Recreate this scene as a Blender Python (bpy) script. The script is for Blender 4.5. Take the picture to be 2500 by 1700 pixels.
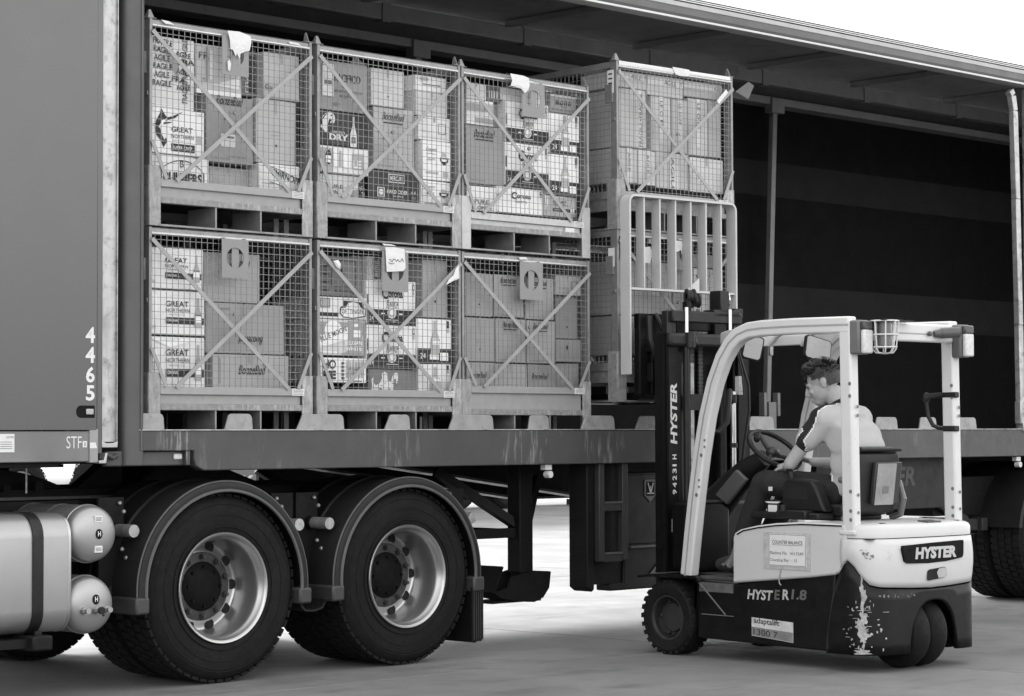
import bpy, math, random
from mathutils import Vector, Matrix
random.seed(7)
sc = bpy.context.scene
for o in list(bpy.data.objects): bpy.data.objects.remove(o)
COL = sc.collection
R = math.radians

# ------------------------------------------------------------------ camera
F_PX = 5564.70
cam_d = bpy.data.cameras.new('camera'); cam = bpy.data.objects.new('camera', cam_d); COL.objects.link(cam)
cam_d.sensor_width = 36.0; cam_d.lens = 36.0 * F_PX / 2500.0
cam_d.clip_start = 0.1; cam_d.clip_end = 600.0
_yaw, _pit, _rol = R(44.8298), R(2.1817), R(-0.1974)
_fw = Vector((math.sin(_yaw)*math.cos(_pit), math.cos(_yaw)*math.cos(_pit), math.sin(_pit)))
_r = Vector((math.cos(_yaw), -math.sin(_yaw), 0)); _u = _r.cross(_fw)
_r2 = math.cos(_rol)*_r + math.sin(_rol)*_u; _u2 = -math.sin(_rol)*_r + math.cos(_rol)*_u
cam.matrix_world = Matrix(((_r2.x, _u2.x, -_fw.x, -7.1818), (_r2.y, _u2.y, -_fw.y, -9.9678), (_r2.z, _u2.z, -_fw.z, 1.3470), (0, 0, 0, 1)))
sc.camera = cam

# ------------------------------------------------------------------ sky, sun, exposure
SUN_EL, SUN_AZ = 30.0, 8.0          # azimuth measured from +Y towards +X: the sun stands behind the trailer
w = bpy.data.worlds.new('World'); sc.world = w; w.use_nodes = True
nt = w.node_tree; nt.nodes.clear()
sky = nt.nodes.new('ShaderNodeTexSky'); sky.sky_type = 'NISHITA'; sky.sun_disc = False
sky.sun_elevation = R(SUN_EL); sky.sun_rotation = R(SUN_AZ); sky.dust_density = 4.0; sky.air_density = 1.6; sky.ozone_density = 1.0
bw = nt.nodes.new('ShaderNodeRGBToBW'); bg = nt.nodes.new('ShaderNodeBackground'); out = nt.nodes.new('ShaderNodeOutputWorld')
bg.inputs[1].default_value = 0.13
nt.links.new(sky.outputs[0], bw.inputs[0]); hz = nt.nodes.new('ShaderNodeMath'); hz.operation = 'ADD'; hz.inputs[1].default_value = 1.6      # even layer of high cloud over the whole sky
nt.links.new(bw.outputs[0], hz.inputs[0]); nt.links.new(hz.outputs[0], bg.inputs[0]); nt.links.new(bg.outputs[0], out.inputs[0])
sun_d = bpy.data.lights.new('sun', 'SUN'); sun_d.energy = 2.5; sun_d.angle = R(12.0); sun_d.color = (1, 1, 1)
sun = bpy.data.objects.new('sun', sun_d); COL.objects.link(sun)
_sd = Vector((math.sin(R(SUN_AZ))*math.cos(R(SUN_EL)), math.cos(R(SUN_AZ))*math.cos(R(SUN_EL)), math.sin(R(SUN_EL))))
sun.rotation_euler = (-_sd).to_track_quat('-Z', 'Y').to_euler(); sun.location = (0, 30, 40)
sc.view_settings.view_transform = 'Standard'; sc.view_settings.look = 'None'; sc.view_settings.gamma = 1.0
sc.view_settings.use_curve_mapping = False; sc.view_settings.exposure = 2.1
sc.cycles.max_bounces = 6; sc.cycles.diffuse_bounces = 3; sc.cycles.glossy_bounces = 3
sc.cycles.use_denoising = True

# ------------------------------------------------------------------ materials (the photograph is black and white: greys only)
MATS = {}
def mat(name, v, rough=0.6, metal=0.0, var=0.12, scale=6.0, bump=0.0, bscale=40.0, dirt=0.0, dirt_v=0.05, dscale=9.0, streak=None, spec=0.5, coat=0.0, chip=None, lvar=0.0):
    """grey base v with soft noise variation, optional dirt blotches, vertical streaks (scuffed paint) and chips"""
    if name in MATS: return MATS[name]
    m = bpy.data.materials.new(name); m.use_nodes = True; t = m.node_tree; N = t.nodes; L = t.links
    b = N['Principled BSDF']; b.inputs['Roughness'].default_value = rough; b.inputs['Metallic'].default_value = metal
    b.inputs['Specular IOR Level'].default_value = spec
    if coat: b.inputs['Coat Weight'].default_value = coat; b.inputs['Coat Roughness'].default_value = 0.15
    tc = N.new('ShaderNodeTexCoord')
    def noise(sc_, det=4.0, vec=None, rg=0.6):
        n = N.new('ShaderNodeTexNoise'); n.inputs['Scale'].default_value = sc_; n.inputs['Detail'].default_value = det; n.inputs['Roughness'].default_value = rg
        L.new(vec if vec else tc.outputs['Object'], n.inputs['Vector']); return n.outputs[0]
    def ramp(sock, a, b_, va, vb):
        r_ = N.new('ShaderNodeMapRange'); r_.inputs[1].default_value = a; r_.inputs[2].default_value = b_; r_.inputs[3].default_value = va; r_.inputs[4].default_value = vb
        L.new(sock, r_.inputs[0]); return r_.outputs[0]
    def mix(f, a, b_):
        x = N.new('ShaderNodeMix'); x.data_type = 'FLOAT'
        for s, i in ((f, 0), (a, 2), (b_, 3)):
            if isinstance(s, (int, float)): x.inputs[i].default_value = s
            else: L.new(s, x.inputs[i])
        return x.outputs[0]
    val = ramp(noise(scale), 0.25, 0.75, v*(1-var), v*(1+var))
    if lvar:
        val2 = ramp(noise(scale*0.23, 2.0), 0.3, 0.7, 1-lvar, 1+lvar)
        mm = N.new('ShaderNodeMath'); mm.operation = 'MULTIPLY'; L.new(val, mm.inputs[0]); L.new(val2, mm.inputs[1]); val = mm.outputs[0]
    if dirt:
        val = mix(ramp(noise(dscale, 6.0, rg=0.7), 0.62-0.25*dirt, 0.75-0.1*dirt, 0.0, min(1.0, 0.4+dirt)), val, dirt_v)
    if streak:
        amt, sv, sx, sz = streak
        mp = N.new('ShaderNodeMapping'); mp.inputs['Scale'].default_value = sx if isinstance(sx, tuple) else (sx, sx, sz); L.new(tc.outputs['Object'], mp.inputs[0])
        n1 = noise(1.0, 5.0, mp.outputs[0], 0.65); n2 = noise(1.7, 2.0)
        pr = N.new('ShaderNodeMath'); pr.operation = 'MULTIPLY'; L.new(ramp(n1, 0.62-amt*.12, 0.70-amt*.08, 0, 1), pr.inputs[0]); L.new(ramp(n2, 0.50, 0.64, 0, 1), pr.inputs[1])
        val = mix(pr.outputs[0], val, sv)
    if chip:
        thr, cv, cs = chip
        val = mix(ramp(noise(cs, 8.0, rg=0.75), thr, thr+0.02, 0, 1), val, cv)
    comb = N.new('ShaderNodeCombineColor')
    for i in range(3): L.new(val, comb.inputs[i])
    L.new(comb.outputs[0], b.inputs['Base Color'])
    rv = .1 if metal < .25 else .03
    L.new(ramp(noise(scale*2.3), 0.3, 0.7, max(0.02, rough-rv), min(1.0, rough+rv)), b.inputs['Roughness'])
    if bump:
        bp = N.new('ShaderNodeBump'); bp.inputs['Strength'].default_value = bump; bp.inputs['Distance'].default_value = 0.01
        L.new(noise(bscale, 5.0), bp.inputs['Height']); L.new(bp.outputs[0], b.inputs['Normal'])
    MATS[name] = m; return m
def flat(name, v, rough=0.7):
    return mat(name, v, rough, var=0.05, scale=30)

M_ZINC = mat('galvanised_steel', .22, .45, .35, var=.22, scale=14, dirt=.25, dirt_v=.14, dscale=24, bump=.15)
M_ZINCD = mat('worn_cage_steel', .22, .55, .25, var=.3, scale=22, dirt=.4, dirt_v=.12, dscale=30, bump=.25, streak=(1.0, .40, 40, 7))
M_BAR = mat('painted_brace_steel', .27, .5, .1, var=.1, scale=12, dirt=.12, dirt_v=.17)
M_TUBE = mat('rolled_steel_rail', .42, .28, .75, var=.15, scale=18, dirt=.15, dirt_v=.2)
M_WIRE = mat('mesh_wire_steel', .21, .45, .4, var=.15)
M_TAG = mat('tag_plate_paint', .21, .5, .1, var=.06, dirt=.1, dirt_v=.18)
M_PAPER = mat('white_paper', .62, .8, var=.06, scale=30, bump=.3, bscale=25)
M_PRINT = flat('dark_print', .025)
M_PRINTG = flat('grey_print', .14)
M_PRINTL = flat('light_print', .62)
M_TAPE = mat('printed_tape', .62, .35, var=.1, scale=25)
M_RAIL = mat('trailer_rail_paint', .048, .5, var=.12, scale=5, lvar=.12, dirt=.1, dirt_v=.04, streak=(.7, .19, 34, 4.5), chip=(.735, .17, 60))
M_PANEL = mat('trailer_panel_paint', .07, .30, .3, var=.02, scale=2, coat=.5)
M_TPOST = mat('trailer_post_paint', .06, .45, var=.12, scale=4, dirt=.15, dirt_v=.06)
M_ALU = mat('aluminium_post', .40, .4, .55, var=.2, scale=9, dirt=.45, dirt_v=.12, dscale=14, streak=(1.0, .2, 30, 3))
M_ALUB = mat('bright_aluminium', .40, .30, .85, var=.05, scale=6)
M_TANK = mat('brushed_aluminium_tank', .33, .40, .7, var=.06, scale=3, dirt=.06, dirt_v=.3, dscale=40)
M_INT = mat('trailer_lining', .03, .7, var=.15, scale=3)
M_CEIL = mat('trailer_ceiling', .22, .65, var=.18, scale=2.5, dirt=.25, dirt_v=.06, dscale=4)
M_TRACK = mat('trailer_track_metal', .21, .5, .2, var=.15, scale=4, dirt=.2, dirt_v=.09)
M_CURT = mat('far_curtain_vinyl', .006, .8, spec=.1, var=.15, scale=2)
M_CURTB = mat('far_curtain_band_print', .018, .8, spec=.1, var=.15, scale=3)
M_PAD = mat('load_guide_paint', .24, .5, .1, var=.2, scale=12, dirt=.35, dirt_v=.14, dscale=16, chip=(.70, .1, 40))
M_BLK = mat('chassis_black_paint', .007, .6, spec=.2, var=.25, scale=8, dirt=.2, dirt_v=.014, dscale=12)
M_BLK2 = mat('toolbox_black_paint', .010, .5, spec=.25, var=.2, scale=5, dirt=.15, dirt_v=.014, dscale=9)
M_BLKG = mat('ladder_grey_paint', .030, .5, spec=.3, var=.15, scale=7)
M_PLAST = mat('mudguard_plastic', .013, .5, spec=.25, var=.2, scale=6, dirt=.2, dirt_v=.028, dscale=18)
M_PLASTL = mat('pale_edge_grey', .07, .5, var=.2, scale=10)  # pale edge grey; on the mudguards it stands for highlights
M_TYRE = mat('tyre_rubber', .007, .8, spec=.22, var=.25, scale=18, bump=.3, bscale=60, lvar=.25)
M_HUB = mat('dirty_hub_steel', .05, .6, .3, var=.4, scale=30, dirt=.4, dirt_v=.02, dscale=40)
M_HUBB = mat('hub_black', .004, .7, spec=.15, var=.3, scale=12)
M_HOLE = mat('wheel_hole_dark', .004, .9, var=.1)  # black fills painted in place of the shade inside openings
M_FWHITE = mat('forklift_white_paint', .50, .38, var=.04, scale=4, coat=.2, dirt=.05, dirt_v=.3, dscale=13, chip=(.765, .2, 34))
M_FWHITE2 = mat('forklift_guard_paint', .56, .4, var=.05, scale=6, dirt=.06, dirt_v=.35, dscale=20, chip=(.77, .15, 45))
M_FBLK = mat('forklift_black_paint', .004, .45, spec=.25, var=.3, scale=6, dirt=.22, dirt_v=.014, dscale=10, chip=(.77, .3, 40))
M_MAST = mat('mast_black_steel', .006, .5, spec=.2, var=.3, scale=9, dirt=.15, dirt_v=.014)
M_GREASE = mat('greasy_mast_steel', .022, .4, .3, spec=.3, var=.3, scale=14)
M_CHROME = mat('chrome_rod', .6, .15, .95, var=.1, scale=10)
M_BREST = mat('backrest_grey_paint', .46, .5, var=.06, scale=6, dirt=.08, dirt_v=.25, dscale=18, chip=(.75, .2, 34))
M_VINYL = mat('seat_vinyl', .011, .45, spec=.3, var=.2, scale=9)
M_RUB = mat('black_plastic', .010, .45, spec=.3, var=.2, scale=10)
M_LENS = mat('lamp_lens', .55, .25, var=.15, scale=60, bump=.4, bscale=120)
M_LENSD = mat('dark_lamp_lens', .05, .25, var=.1)
M_MIRROR = mat('mirror_glass', .42, .3, .0, var=.03)  # plain grey stands in for the reflected sky
M_SKIN = mat('skin', .36, .5, var=.08, scale=18)
M_HAIR = mat('hair_brown', .055, .55, var=.35, scale=45, bump=.6, bscale=120)
M_SHIRT = mat('polo_shirt_cotton', .40, .85, var=.06, scale=8, bump=.35, bscale=18)
M_SHIRTD = mat('polo_shirt_dark_panel', .010, .85, var=.1)
M_PIPE = mat('shirt_piping', .75, .8, var=.04)
M_TROU = mat('work_trousers', .026, .85, spec=.2, var=.2, scale=9, bump=.4, bscale=20)
M_BOOT = mat('leather_boot', .05, .6, var=.4, scale=16)
M_RUST = mat('scraped_bare_metal', .34, .6, .2, var=.5, scale=30, bump=.5, bscale=70)
M_CONC = mat('concrete', .165, .9, var=.10, scale=3.0, lvar=.18, spec=.12, streak=(1.2, .125, (.45, 2.6, 1.0), 1.0), bump=.18, bscale=55, dirt=.22, dirt_v=.115, dscale=1.4)
M_JOINT = mat('joint_dirt', .05, .9, var=.3)
M_HEDGE = mat('hedge_leaf', .09, .7, var=.5, scale=3)

# ------------------------------------------------------------------ mesh helpers
ORG = {}
def V(*a): return Vector(a)
STUFF = ('print', 'lettering', 'scuff', '_bolt', 'wheel_nut', 'stud_ring', '_chip', '_scar', 'handwriting', 'number', 'wire_panel', 'lift_chain', '_mark', 'side_clip', 'tag_hook', 'hedge', 'hydraulic_hose', 'bare_metal', 'handle_bracket', 'chassis_bracket')
class MB:
    def __init__(s): s.v = []; s.f = []; s.mi = []; s.cur = 0
    def add(s, vs, fs):
        k = len(s.v); s.v += [tuple(p) for p in vs]; s.f += [tuple(i+k for i in f) for f in fs]; s.mi += [s.cur]*len(fs); return s
    def box(s, x0, x1, y0, y1, z0, z1):
        return s.hexa([(x0,y0,z0),(x1,y0,z0),(x1,y1,z0),(x0,y1,z0),(x0,y0,z1),(x1,y0,z1),(x1,y1,z1),(x0,y1,z1)])
    def hexa(s, p): return s.add(p, [(3,2,1,0),(4,5,6,7),(0,1,5,4),(1,2,6,5),(2,3,7,6),(3,0,4,7)])
    def poly(s, p): return s.add(p, [tuple(range(len(p)))])
    def prism(s, p, d):
        d = Vector(d); n = len(p); q = [tuple(Vector(a)+d) for a in p]
        nrm = Vector((0,0,0))
        for i in range(n): nrm += Vector(p[i]).cross(Vector(p[(i+1)%n]))
        fs = [tuple(range(n)), tuple(range(2*n-1, n-1, -1))] + [((i+1)%n, i, i+n, (i+1)%n+n) for i in range(n)]
        if nrm.dot(d) > 0: fs = [tuple(reversed(f)) for f in fs]
        return s.add(list(p)+q, fs)
    def bar(s, a, b, wid, th, up=(0,1,0)):
        """flat bar from a to b, wid across, th along up"""
        a = Vector(a); b = Vector(b); d = (b-a).normalized(); up = Vector(up); sd = d.cross(up).normalized()*wid/2; u2 = sd.cross(d).normalized()*th/2
        return s.hexa([a-sd-u2, a+sd-u2, a+sd+u2, a-sd+u2, b-sd-u2, b+sd-u2, b+sd+u2, b-sd+u2])
    def tube(s, pts, r, n=8, closed=False):
        pts = [Vector(p) for p in pts]; m = len(pts); rr = r if isinstance(r, (list, tuple)) else [r]*m
        rings = []; ref = None
        for i in range(m):
            if closed: d = pts[(i+1)%m]-pts[i-1]
            else: d = pts[min(i+1, m-1)]-pts[max(i-1, 0)]
            d.normalize()
            if ref is None: ref = Vector((0,0,1)) if abs(d.z) < .9 else Vector((1,0,0))
            a = (ref - d*ref.dot(d)).normalized(); ref = a; b = d.cross(a)
            rings.append([pts[i]+a*math.cos(2*math.pi*k/n)*rr[i]+b*math.sin(2*math.pi*k/n)*rr[i] for k in range(n)])
        vs = [p for r_ in rings for p in r_]; fs = []
        for i in range(m if closed else m-1):
            j = (i+1) % m
            for k in range(n): fs.append((i*n+k, i*n+(k+1)%n, j*n+(k+1)%n, j*n+k))
        if not closed: fs += [tuple(range(n-1,-1,-1)), tuple((m-1)*n+k for k in range(n))]
        return s.add(vs, fs)
    def cyl(s, a, b, r, n=16, r2=None): return s.tube([a, b], [r, r if r2 is None else r2], n)
    def lathe(s, prof, o, ax, n=32, a0=0.0, a1=None, ref=None):
        """prof: (radius, along axis); full turn, or the arc a0..a1 measured from ref"""
        o = Vector(o); ax = Vector(ax).normalized(); ref = Vector(ref) if ref else (Vector((0,0,1)) if abs(ax.z) < .9 else Vector((1,0,0)))
        e1 = (ref-ax*ref.dot(ax)).normalized(); e2 = ax.cross(e1); full = a1 is None; steps = n if full else n+1; m = len(prof)
        vs = []
        for i in range(steps):
            t = 2*math.pi*i/n if full else a0+(a1-a0)*i/n
            for r_, h in prof: vs.append(o+ax*h+(e1*math.cos(t)+e2*math.sin(t))*r_)
        fs = []
        for i in range(n):
            j = (i+1) % steps
            for k in range(m-1): fs.append((i*m+k, j*m+k, j*m+k+1, i*m+k+1))
        return s.add(vs, fs)
    def disc(s, c, nrm, r, n=20, r2=None, ref=(0,0,1)):
        """flat ellipse: r across, r2 along ref"""
        c = Vector(c); nrm = Vector(nrm).normalized(); e2 = (Vector(ref)-nrm*Vector(ref).dot(nrm)).normalized(); e1 = e2.cross(nrm); r2 = r2 or r
        return s.poly([c+e1*math.cos(2*math.pi*k/n)*r+e2*math.sin(2*math.pi*k/n)*r2 for k in range(n)])
    def sphere(s, c, rx, ry, rz, nu=16, nv=10):
        vs = []; fs = []
        for i in range(nv+1):
            ph = math.pi*i/nv
            for j in range(nu):
                th = 2*math.pi*j/nu
                vs.append((c[0]+rx*math.sin(ph)*math.cos(th), c[1]+ry*math.sin(ph)*math.sin(th), c[2]+rz*math.cos(ph)))
        for i in range(nv):
            for j in range(nu): fs.append((i*nu+j, (i+1)*nu+j, (i+1)*nu+(j+1)%nu, i*nu+(j+1)%nu))
        return s.add(vs, fs)
    def text(s, body, o, r=(1,0,0), u=(0,0,1), h=None, w_=None, bold=0.0, shear=0.0, align='L', spacing=1.0):
        c = bpy.data.curves.new('lettering', 'FONT'); c.body = body; c.size = 1.0; c.offset = bold; c.shear = shear; c.resolution_u = 3; c.space_character = spacing
        ob = bpy.data.objects.new('lettering', c); me = bpy.data.meshes.new_from_object(ob)
        xs = [p.co.x for p in me.vertices]; ys = [p.co.y for p in me.vertices]
        if xs:
            x0, x1, y0, y1 = min(xs), max(xs), min(ys), max(ys)
            sy = (h/(y1-y0)) if h else (w_/(x1-x0)); sx = (w_/(x1-x0)) if w_ else sy
            ox = {'L': 0, 'C': -(x1-x0)*sx/2, 'R': -(x1-x0)*sx}[align]
            o = Vector(o); r = Vector(r); u = Vector(u)
            s.add([o+r*((p.co.x-x0)*sx+ox)+u*((p.co.y-y0)*sy) for p in me.vertices], [tuple(f.vertices) for f in me.polygons])
        bpy.data.objects.remove(ob); bpy.data.meshes.remove(me); bpy.data.curves.remove(c); return s
    def build(s, name, m, parent=None, bevel=0.0, seg=2, smooth=True, ang=32, local=False):
        me = bpy.data.meshes.new(name)
        o0 = Vector((0,0,0))
        if parent is not None and not local: o0 = ORG.get(parent.name, o0)
        me.from_pydata([tuple(Vector(p)-o0) for p in s.v], [], s.f); me.update()
        ms = m if isinstance(m, (list, tuple)) else [m]
        for x in ms: me.materials.append(x)
        if len(ms) > 1: me.polygons.foreach_set('material_index', s.mi)
        if smooth:
            me.polygons.foreach_set('use_smooth', [True]*len(me.polygons)); me.set_sharp_from_angle(angle=R(ang))
        o = bpy.data.objects.new(name, me); COL.objects.link(o)
        if any(k in name for k in STUFF): o['kind'] = 'stuff'
        if parent is not None:
            o.parent = parent
            ORG[o.name] = o0
        if bevel:
            b = o.modifiers.new('bevel', 'BEVEL'); b.width = bevel; b.segments = seg; b.limit_method = 'ANGLE'; b.angle_limit = R(40); b.harden_normals = False
        return o
def tag(o, label=None, cat=None, group=None, kind=None):
    if label: o['label'] = label
    if cat: o['category'] = cat
    if group: o['group'] = group
    if kind: o['kind'] = kind
    return o
def thing(name, label, cat, loc=(0,0,0), rz=0.0, group=None, local=False):
    """an Empty at the base of a thing; unless local, its parts are given in world coordinates"""
    e = bpy.data.objects.new(name, None); COL.objects.link(e); e.location = loc; e.rotation_euler = (0, 0, rz); e.empty_display_size = .2
    ORG[e.name] = Vector((0,0,0)) if local else Vector(loc)
    return tag(e, label, cat, group)

# ------------------------------------------------------------------ ground: concrete yard in big slabs with recessed joints
g = MB(); g.box(-160, 220, -60, 320, -0.30, -0.022); ground = g.build('ground', M_CONC); tag(ground, kind='structure')
J = 0.006
def slab(x0, x1, y0, y1):
    b = MB(); b.box(x0+J, x1-J, y0+J, y1-J, -0.021, 0.0); o = b.build('slab', M_CONC, ground, bevel=.004, seg=1); return o
XS = [-18.07, -12.57, -7.07, -1.57, 3.93, 9.43, 14.93, 20.43, 25.93, 31.43]
YS = [-17.4, -11.77, -6.14, -0.51, 5.12, 10.75, 16.38, 22.01, 27.64]
for i in range(len(XS)-1):
    for j in range(len(YS)-1): slab(XS[i], XS[i+1], YS[j], YS[j+1])
mb = MB(); mb.box(XS[0]-.02, XS[-1]+.02, YS[0]-.02, YS[-1]+.02, -.0205, -.016); mb.build('joint_bed', M_JOINT, ground)
for (x0, x1, y0, y1) in ((-160, XS[0], -60, 320), (XS[-1], 220, -60, 320), (XS[0], XS[-1], -60, YS[0]), (XS[0], XS[-1], YS[-1], 320)):
    slab(x0, x1, y0, y1)
# ------------------------------------------------------------------ curtain-sided semi-trailer
TR = thing('semi_trailer', 'dark curtain sided semi trailer with its near side open, loaded with mesh cages', 'trailer', (5.4, 1.2, 0))
XF, XR = -1.42, 12.4          # front and rear of the body
def tp(name, m, **k):
    return lambda b: b.build(name, m, TR, **k)
# side rail (coaming) with the gooseneck step at the front
b = MB()
b.prism([(-.10,-.05,1.268),(.262,-.05,1.268),(.262,-.05,1.225),(.275,-.05,1.185),(.33,-.05,1.160),(XR,-.05,1.168),(XR,-.05,1.376),(-.10,-.05,1.376)], (0,.07,0))
side_rail = b.build('side_rail', M_RAIL, TR, bevel=.006)
b = MB(); b.box(-.10, XR, -.056, -.02, 1.3765, 1.382); b.build('rail_lip', M_ALU, TR)
b = MB(); b.box(-.28, .255, -.012, .03, 1.188, 1.268); b.build('recess_panel', M_TPOST, TR, bevel=.008)
b = MB(); b.box(.150, .205, -.022, -.012, 1.222, 1.252); mk = b.build('marker_lamp', M_LENS, TR, bevel=.006)
b = MB(); b.box(.215, .24, -.045, -.012, 1.190, 1.268); b.build('bracket', M_RAIL, TR, bevel=.003)
b = MB(); b.box(-.10, XR, 2.47, 2.54, 1.168, 1.376); b.build('side_rail', M_RAIL, TR)
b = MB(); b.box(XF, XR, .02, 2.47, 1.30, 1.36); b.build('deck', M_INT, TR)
# load guide tabs standing on the rail
def guide(x0, x1, sl=.02):
    b = MB(); h = .088; r_ = .022
    p = [(x0-sl*.4,0,0),(x1,0,0),(x1,0,h-r_),(x1-r_*.35,0,h-r_*.3),(x1-r_,0,h),(x0+sl+r_,0,h),(x0+sl+r_*.3,0,h-r_*.3),(x0+sl,0,h-r_)]
    b.prism([(q[0], -.030-.010*(1-q[2]/h), q[2]+1.380) for q in p], (0,.014,0))
    return b.build('load_guide', M_PAD, TR, bevel=.004)
def ux(u, v=1045): # position along the rail of a picture column, from the fitted camera
    d = _fw*F_PX + _r2*(u-1250) - _u2*(v-850); t = (-.035-cam.matrix_world.translation.y)/d.y
    return (cam.matrix_world.translation + d*t).x
GX = [(-.075,.075,0),(.486,.672,.02),(.995,1.335,.03),(1.655,1.845,.03),(2.165,2.53,.03),(2.835,3.015,.015),(3.315,3.62,.03),(3.83,4.10,.03),(4.52,4.72,.02),(4.97,5.25,.03),(5.62,5.83,.02),(6.42,6.70,.03),(6.98,7.20,.02),(7.44,7.73,.03),(8.9,9.2,.03),(10.0,10.25,.03),(11.1,11.4,.03)]
for a, c, s_ in GX: guide(a, c, s_)
# front: side panel with rounded corner, lower rail, strip, roller pole, corner post
b = MB()
prof = []
for k in range(9):
    t = k/8*math.pi/2; prof.append((XF+.28-.28*math.sin(t), -.06+.28-.28*math.cos(t)))
prof = [(-.373,-.06)] + prof + [(XF, 2.55), (XF+.03, 2.55), (XF+.03, .25), (XF+.25,-.03), (-.373,-.03)]
b.prism([(x, y, 1.38) for x, y in prof], (0,0,2.86)); b.build('front_panel', M_PANEL, TR, ang=50)
b = MB(); b.text('4', (-.414,-.0615,1.830), h=.083, w_=.058, bold=.028, align='C'); b.text('4', (-.414,-.0615,1.727), h=.083, w_=.058, bold=.028, align='C'); b.text('6', (-.413,-.0615,1.625), h=.083, w_=.054, bold=.028, align='C'); b.text('5', (-.413,-.0615,1.531), h=.080, w_=.054, bold=.028, align='C')
b.build('fleet_number', M_PRINTL, TR, smooth=False)
b = MB(); b.prism([(-.470+.022*math.cos(a)*1.3 if math.cos(a) < 0 else -.470, -.0612, 1.474+.032*math.sin(a)) for a in [k*math.pi/10+math.pi/2 for k in range(11)]] + [(-.385,-.0612,1.442),(-.385,-.0612,1.506)], (0,.002,0)); b.build('handle_recess', M_HUBB, TR)
b = MB(); b.box(-.44,-.395,-.068,-.0615,1.459,1.489); b.build('handle', M_ALU, TR, bevel=.006)
b = MB(); b.box(-.371,-.332,-.055,-.03,1.255,4.24); b.build('edge_strip', M_PANEL, TR, bevel=.006)
b = MB(); b.box(XF+.12,-.412,-.052,-.02,1.216,1.374); lowr = b.build('front_rail', mat('front_rail_paint', .19, .5, var=.15, scale=4, lvar=.25, dirt=.1, dirt_v=.12), TR, bevel=.005)
b = MB(); b.text('STF', (-.552,-.0535,1.285), h=.062, w_=.092, bold=-.004); b.build('lettering', M_PRINTL, lowr, smooth=False)
b = MB(); b.box(-.453,-.428,-.0545,-.052,1.290,1.322); b.build('reflector', M_PRINTL, TR)
b = MB(); b.text('0', (-.4405,-.0552,1.296), h=.02, w_=.010, bold=.01, align='C'); b.build('reflector_mark', M_PRINT, TR, smooth=False)
b = MB(); b.box(-.96,-.862,-.0545,-.052,1.268,1.360); cs = b.build('caution_sticker', M_PAPER, TR)
b = MB(); b.text('CAUTION', (-.912,-.0555,1.338), h=.012, w_=.046); 
for k in range(4): b.box(-.945,-.875,-.0552,-.0547,1.285+.011*k,1.288+.011*k)
b.build('sticker_print', M_PRINTG, cs, smooth=False)
b = MB(); b.box(-.412,-.36,-.058,-.02,1.21,1.385); b.build('rail_end_plate', mat('rail_end_paint', .26, .5, dirt=.15, dirt_v=.12), TR, bevel=.004)
b = MB(); b.prism([(-.412,-.0595,1.285),(-.368,-.0595,1.285),(-.378,-.0595,1.315),(-.412,-.0595,1.315)], (0,.0012,0)); b.build('end_plate_mark', M_PRINTL, TR)
b = MB(); b.prism([(-.365,-.075,1.205),(-.32,-.075,1.205),(-.312,-.075,1.26),(-.325,-.075,1.26),(-.335,-.075,1.222),(-.365,-.075,1.222)], (0,.05,0)); b.build('buckle', M_ALUB, TR, bevel=.003)
b = MB(); b.box(-.345,-.23,-.05,.02,1.226,1.262); b.tube([(-.31,-.058,1.25),(-.27,-.062,1.232),(-.24,-.055,1.248)], .012); b.build('ratchet', M_HUB, TR, bevel=.003)
b = MB()
b.prism([(-.314,-.020,1.318),(-.219,-.020,1.318),(-.212,-.01,1.318),(-.212,.02,1.318),(-.321,.02,1.318),(-.321,-.01,1.318)], (0,0,2.90)); b.box(-.316,-.311,-.024,-.019,1.318,4.2); b.box(-.222,-.217,-.024,-.019,1.318,4.2)
b.build('roller_pole', M_ALU, TR, ang=60)
b = MB(); b.prism([(-.318,-.027,1.286),(-.216,-.027,1.286),(-.214,-.027,1.322),(-.245,-.027,1.312),(-.285,-.027,1.311),(-.318,-.027,1.322)], (0,.03,0)); b.build('pole_foot', M_ALUB, TR, bevel=.004)
b = MB(); b.box(-.345,-.185,.025,.06,1.27,4.2); b.build('post_backing', M_HUBB, TR)
b = MB()
p = []
for k in range(7): t = k/6*math.pi/2; p.append((-.14-.04*math.sin(t), -.045+.04-.04*math.cos(t)))
p = [(-.066,-.045),(-.078,-.052)] + p + [(-.18,.10),(-.066,.10)]
b.prism([(x, y, 1.19) for x, y in p], (0,0,3.02)); b.build('corner_post', M_TPOST, TR, bevel=.006)
b = MB(); b.box(-.092,-.083,-.056,-.048,1.27,4.2); b.build('post_bead', M_PLASTL, TR)
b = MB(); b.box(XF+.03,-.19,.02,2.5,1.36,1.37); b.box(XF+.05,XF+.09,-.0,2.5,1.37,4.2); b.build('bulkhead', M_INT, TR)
# roof: ceiling, near cant rail with its ribs, far cant rail and track, bows
b = MB()
b.prism([(XF,-.04,4.262),(XF,.3,4.335),(XF,1.25,4.50),(XF,2.52,4.50),(XF,2.52,4.52),(XF,1.25,4.52),(XF,.3,4.36),(XF,-.04,4.276)], (XR-XF,0,0)); b.build('roof_sheet', M_CEIL, TR, smooth=False)
b = MB(); b.prism([(XF,-.048,4.128),(XF,-.058,4.150),(XF,-.058,4.196),(XF,-.02,4.20),(XF,.03,4.262),(XF,.06,4.262),(XF,.05,4.128)], (XR-XF,0,0)); cant = b.build('roof_rail', mat('roof_rail_paint', .085, .45, var=.1, scale=2), TR, smooth=False)
b = MB(); b.box(XF, XR, -.066, .05, 4.112, 4.128); b.build('roof_rail_lip', mat('roof_rail_lip_alu', .5, .4, .3, var=.1), TR, bevel=.003)
b = MB(); b.box(XF, XR, -.063, .02, 4.196, 4.229); b.build('roof_rail_band', mat('roof_band_alu', .36, .45, .3, var=.12), TR, bevel=.003)
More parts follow.
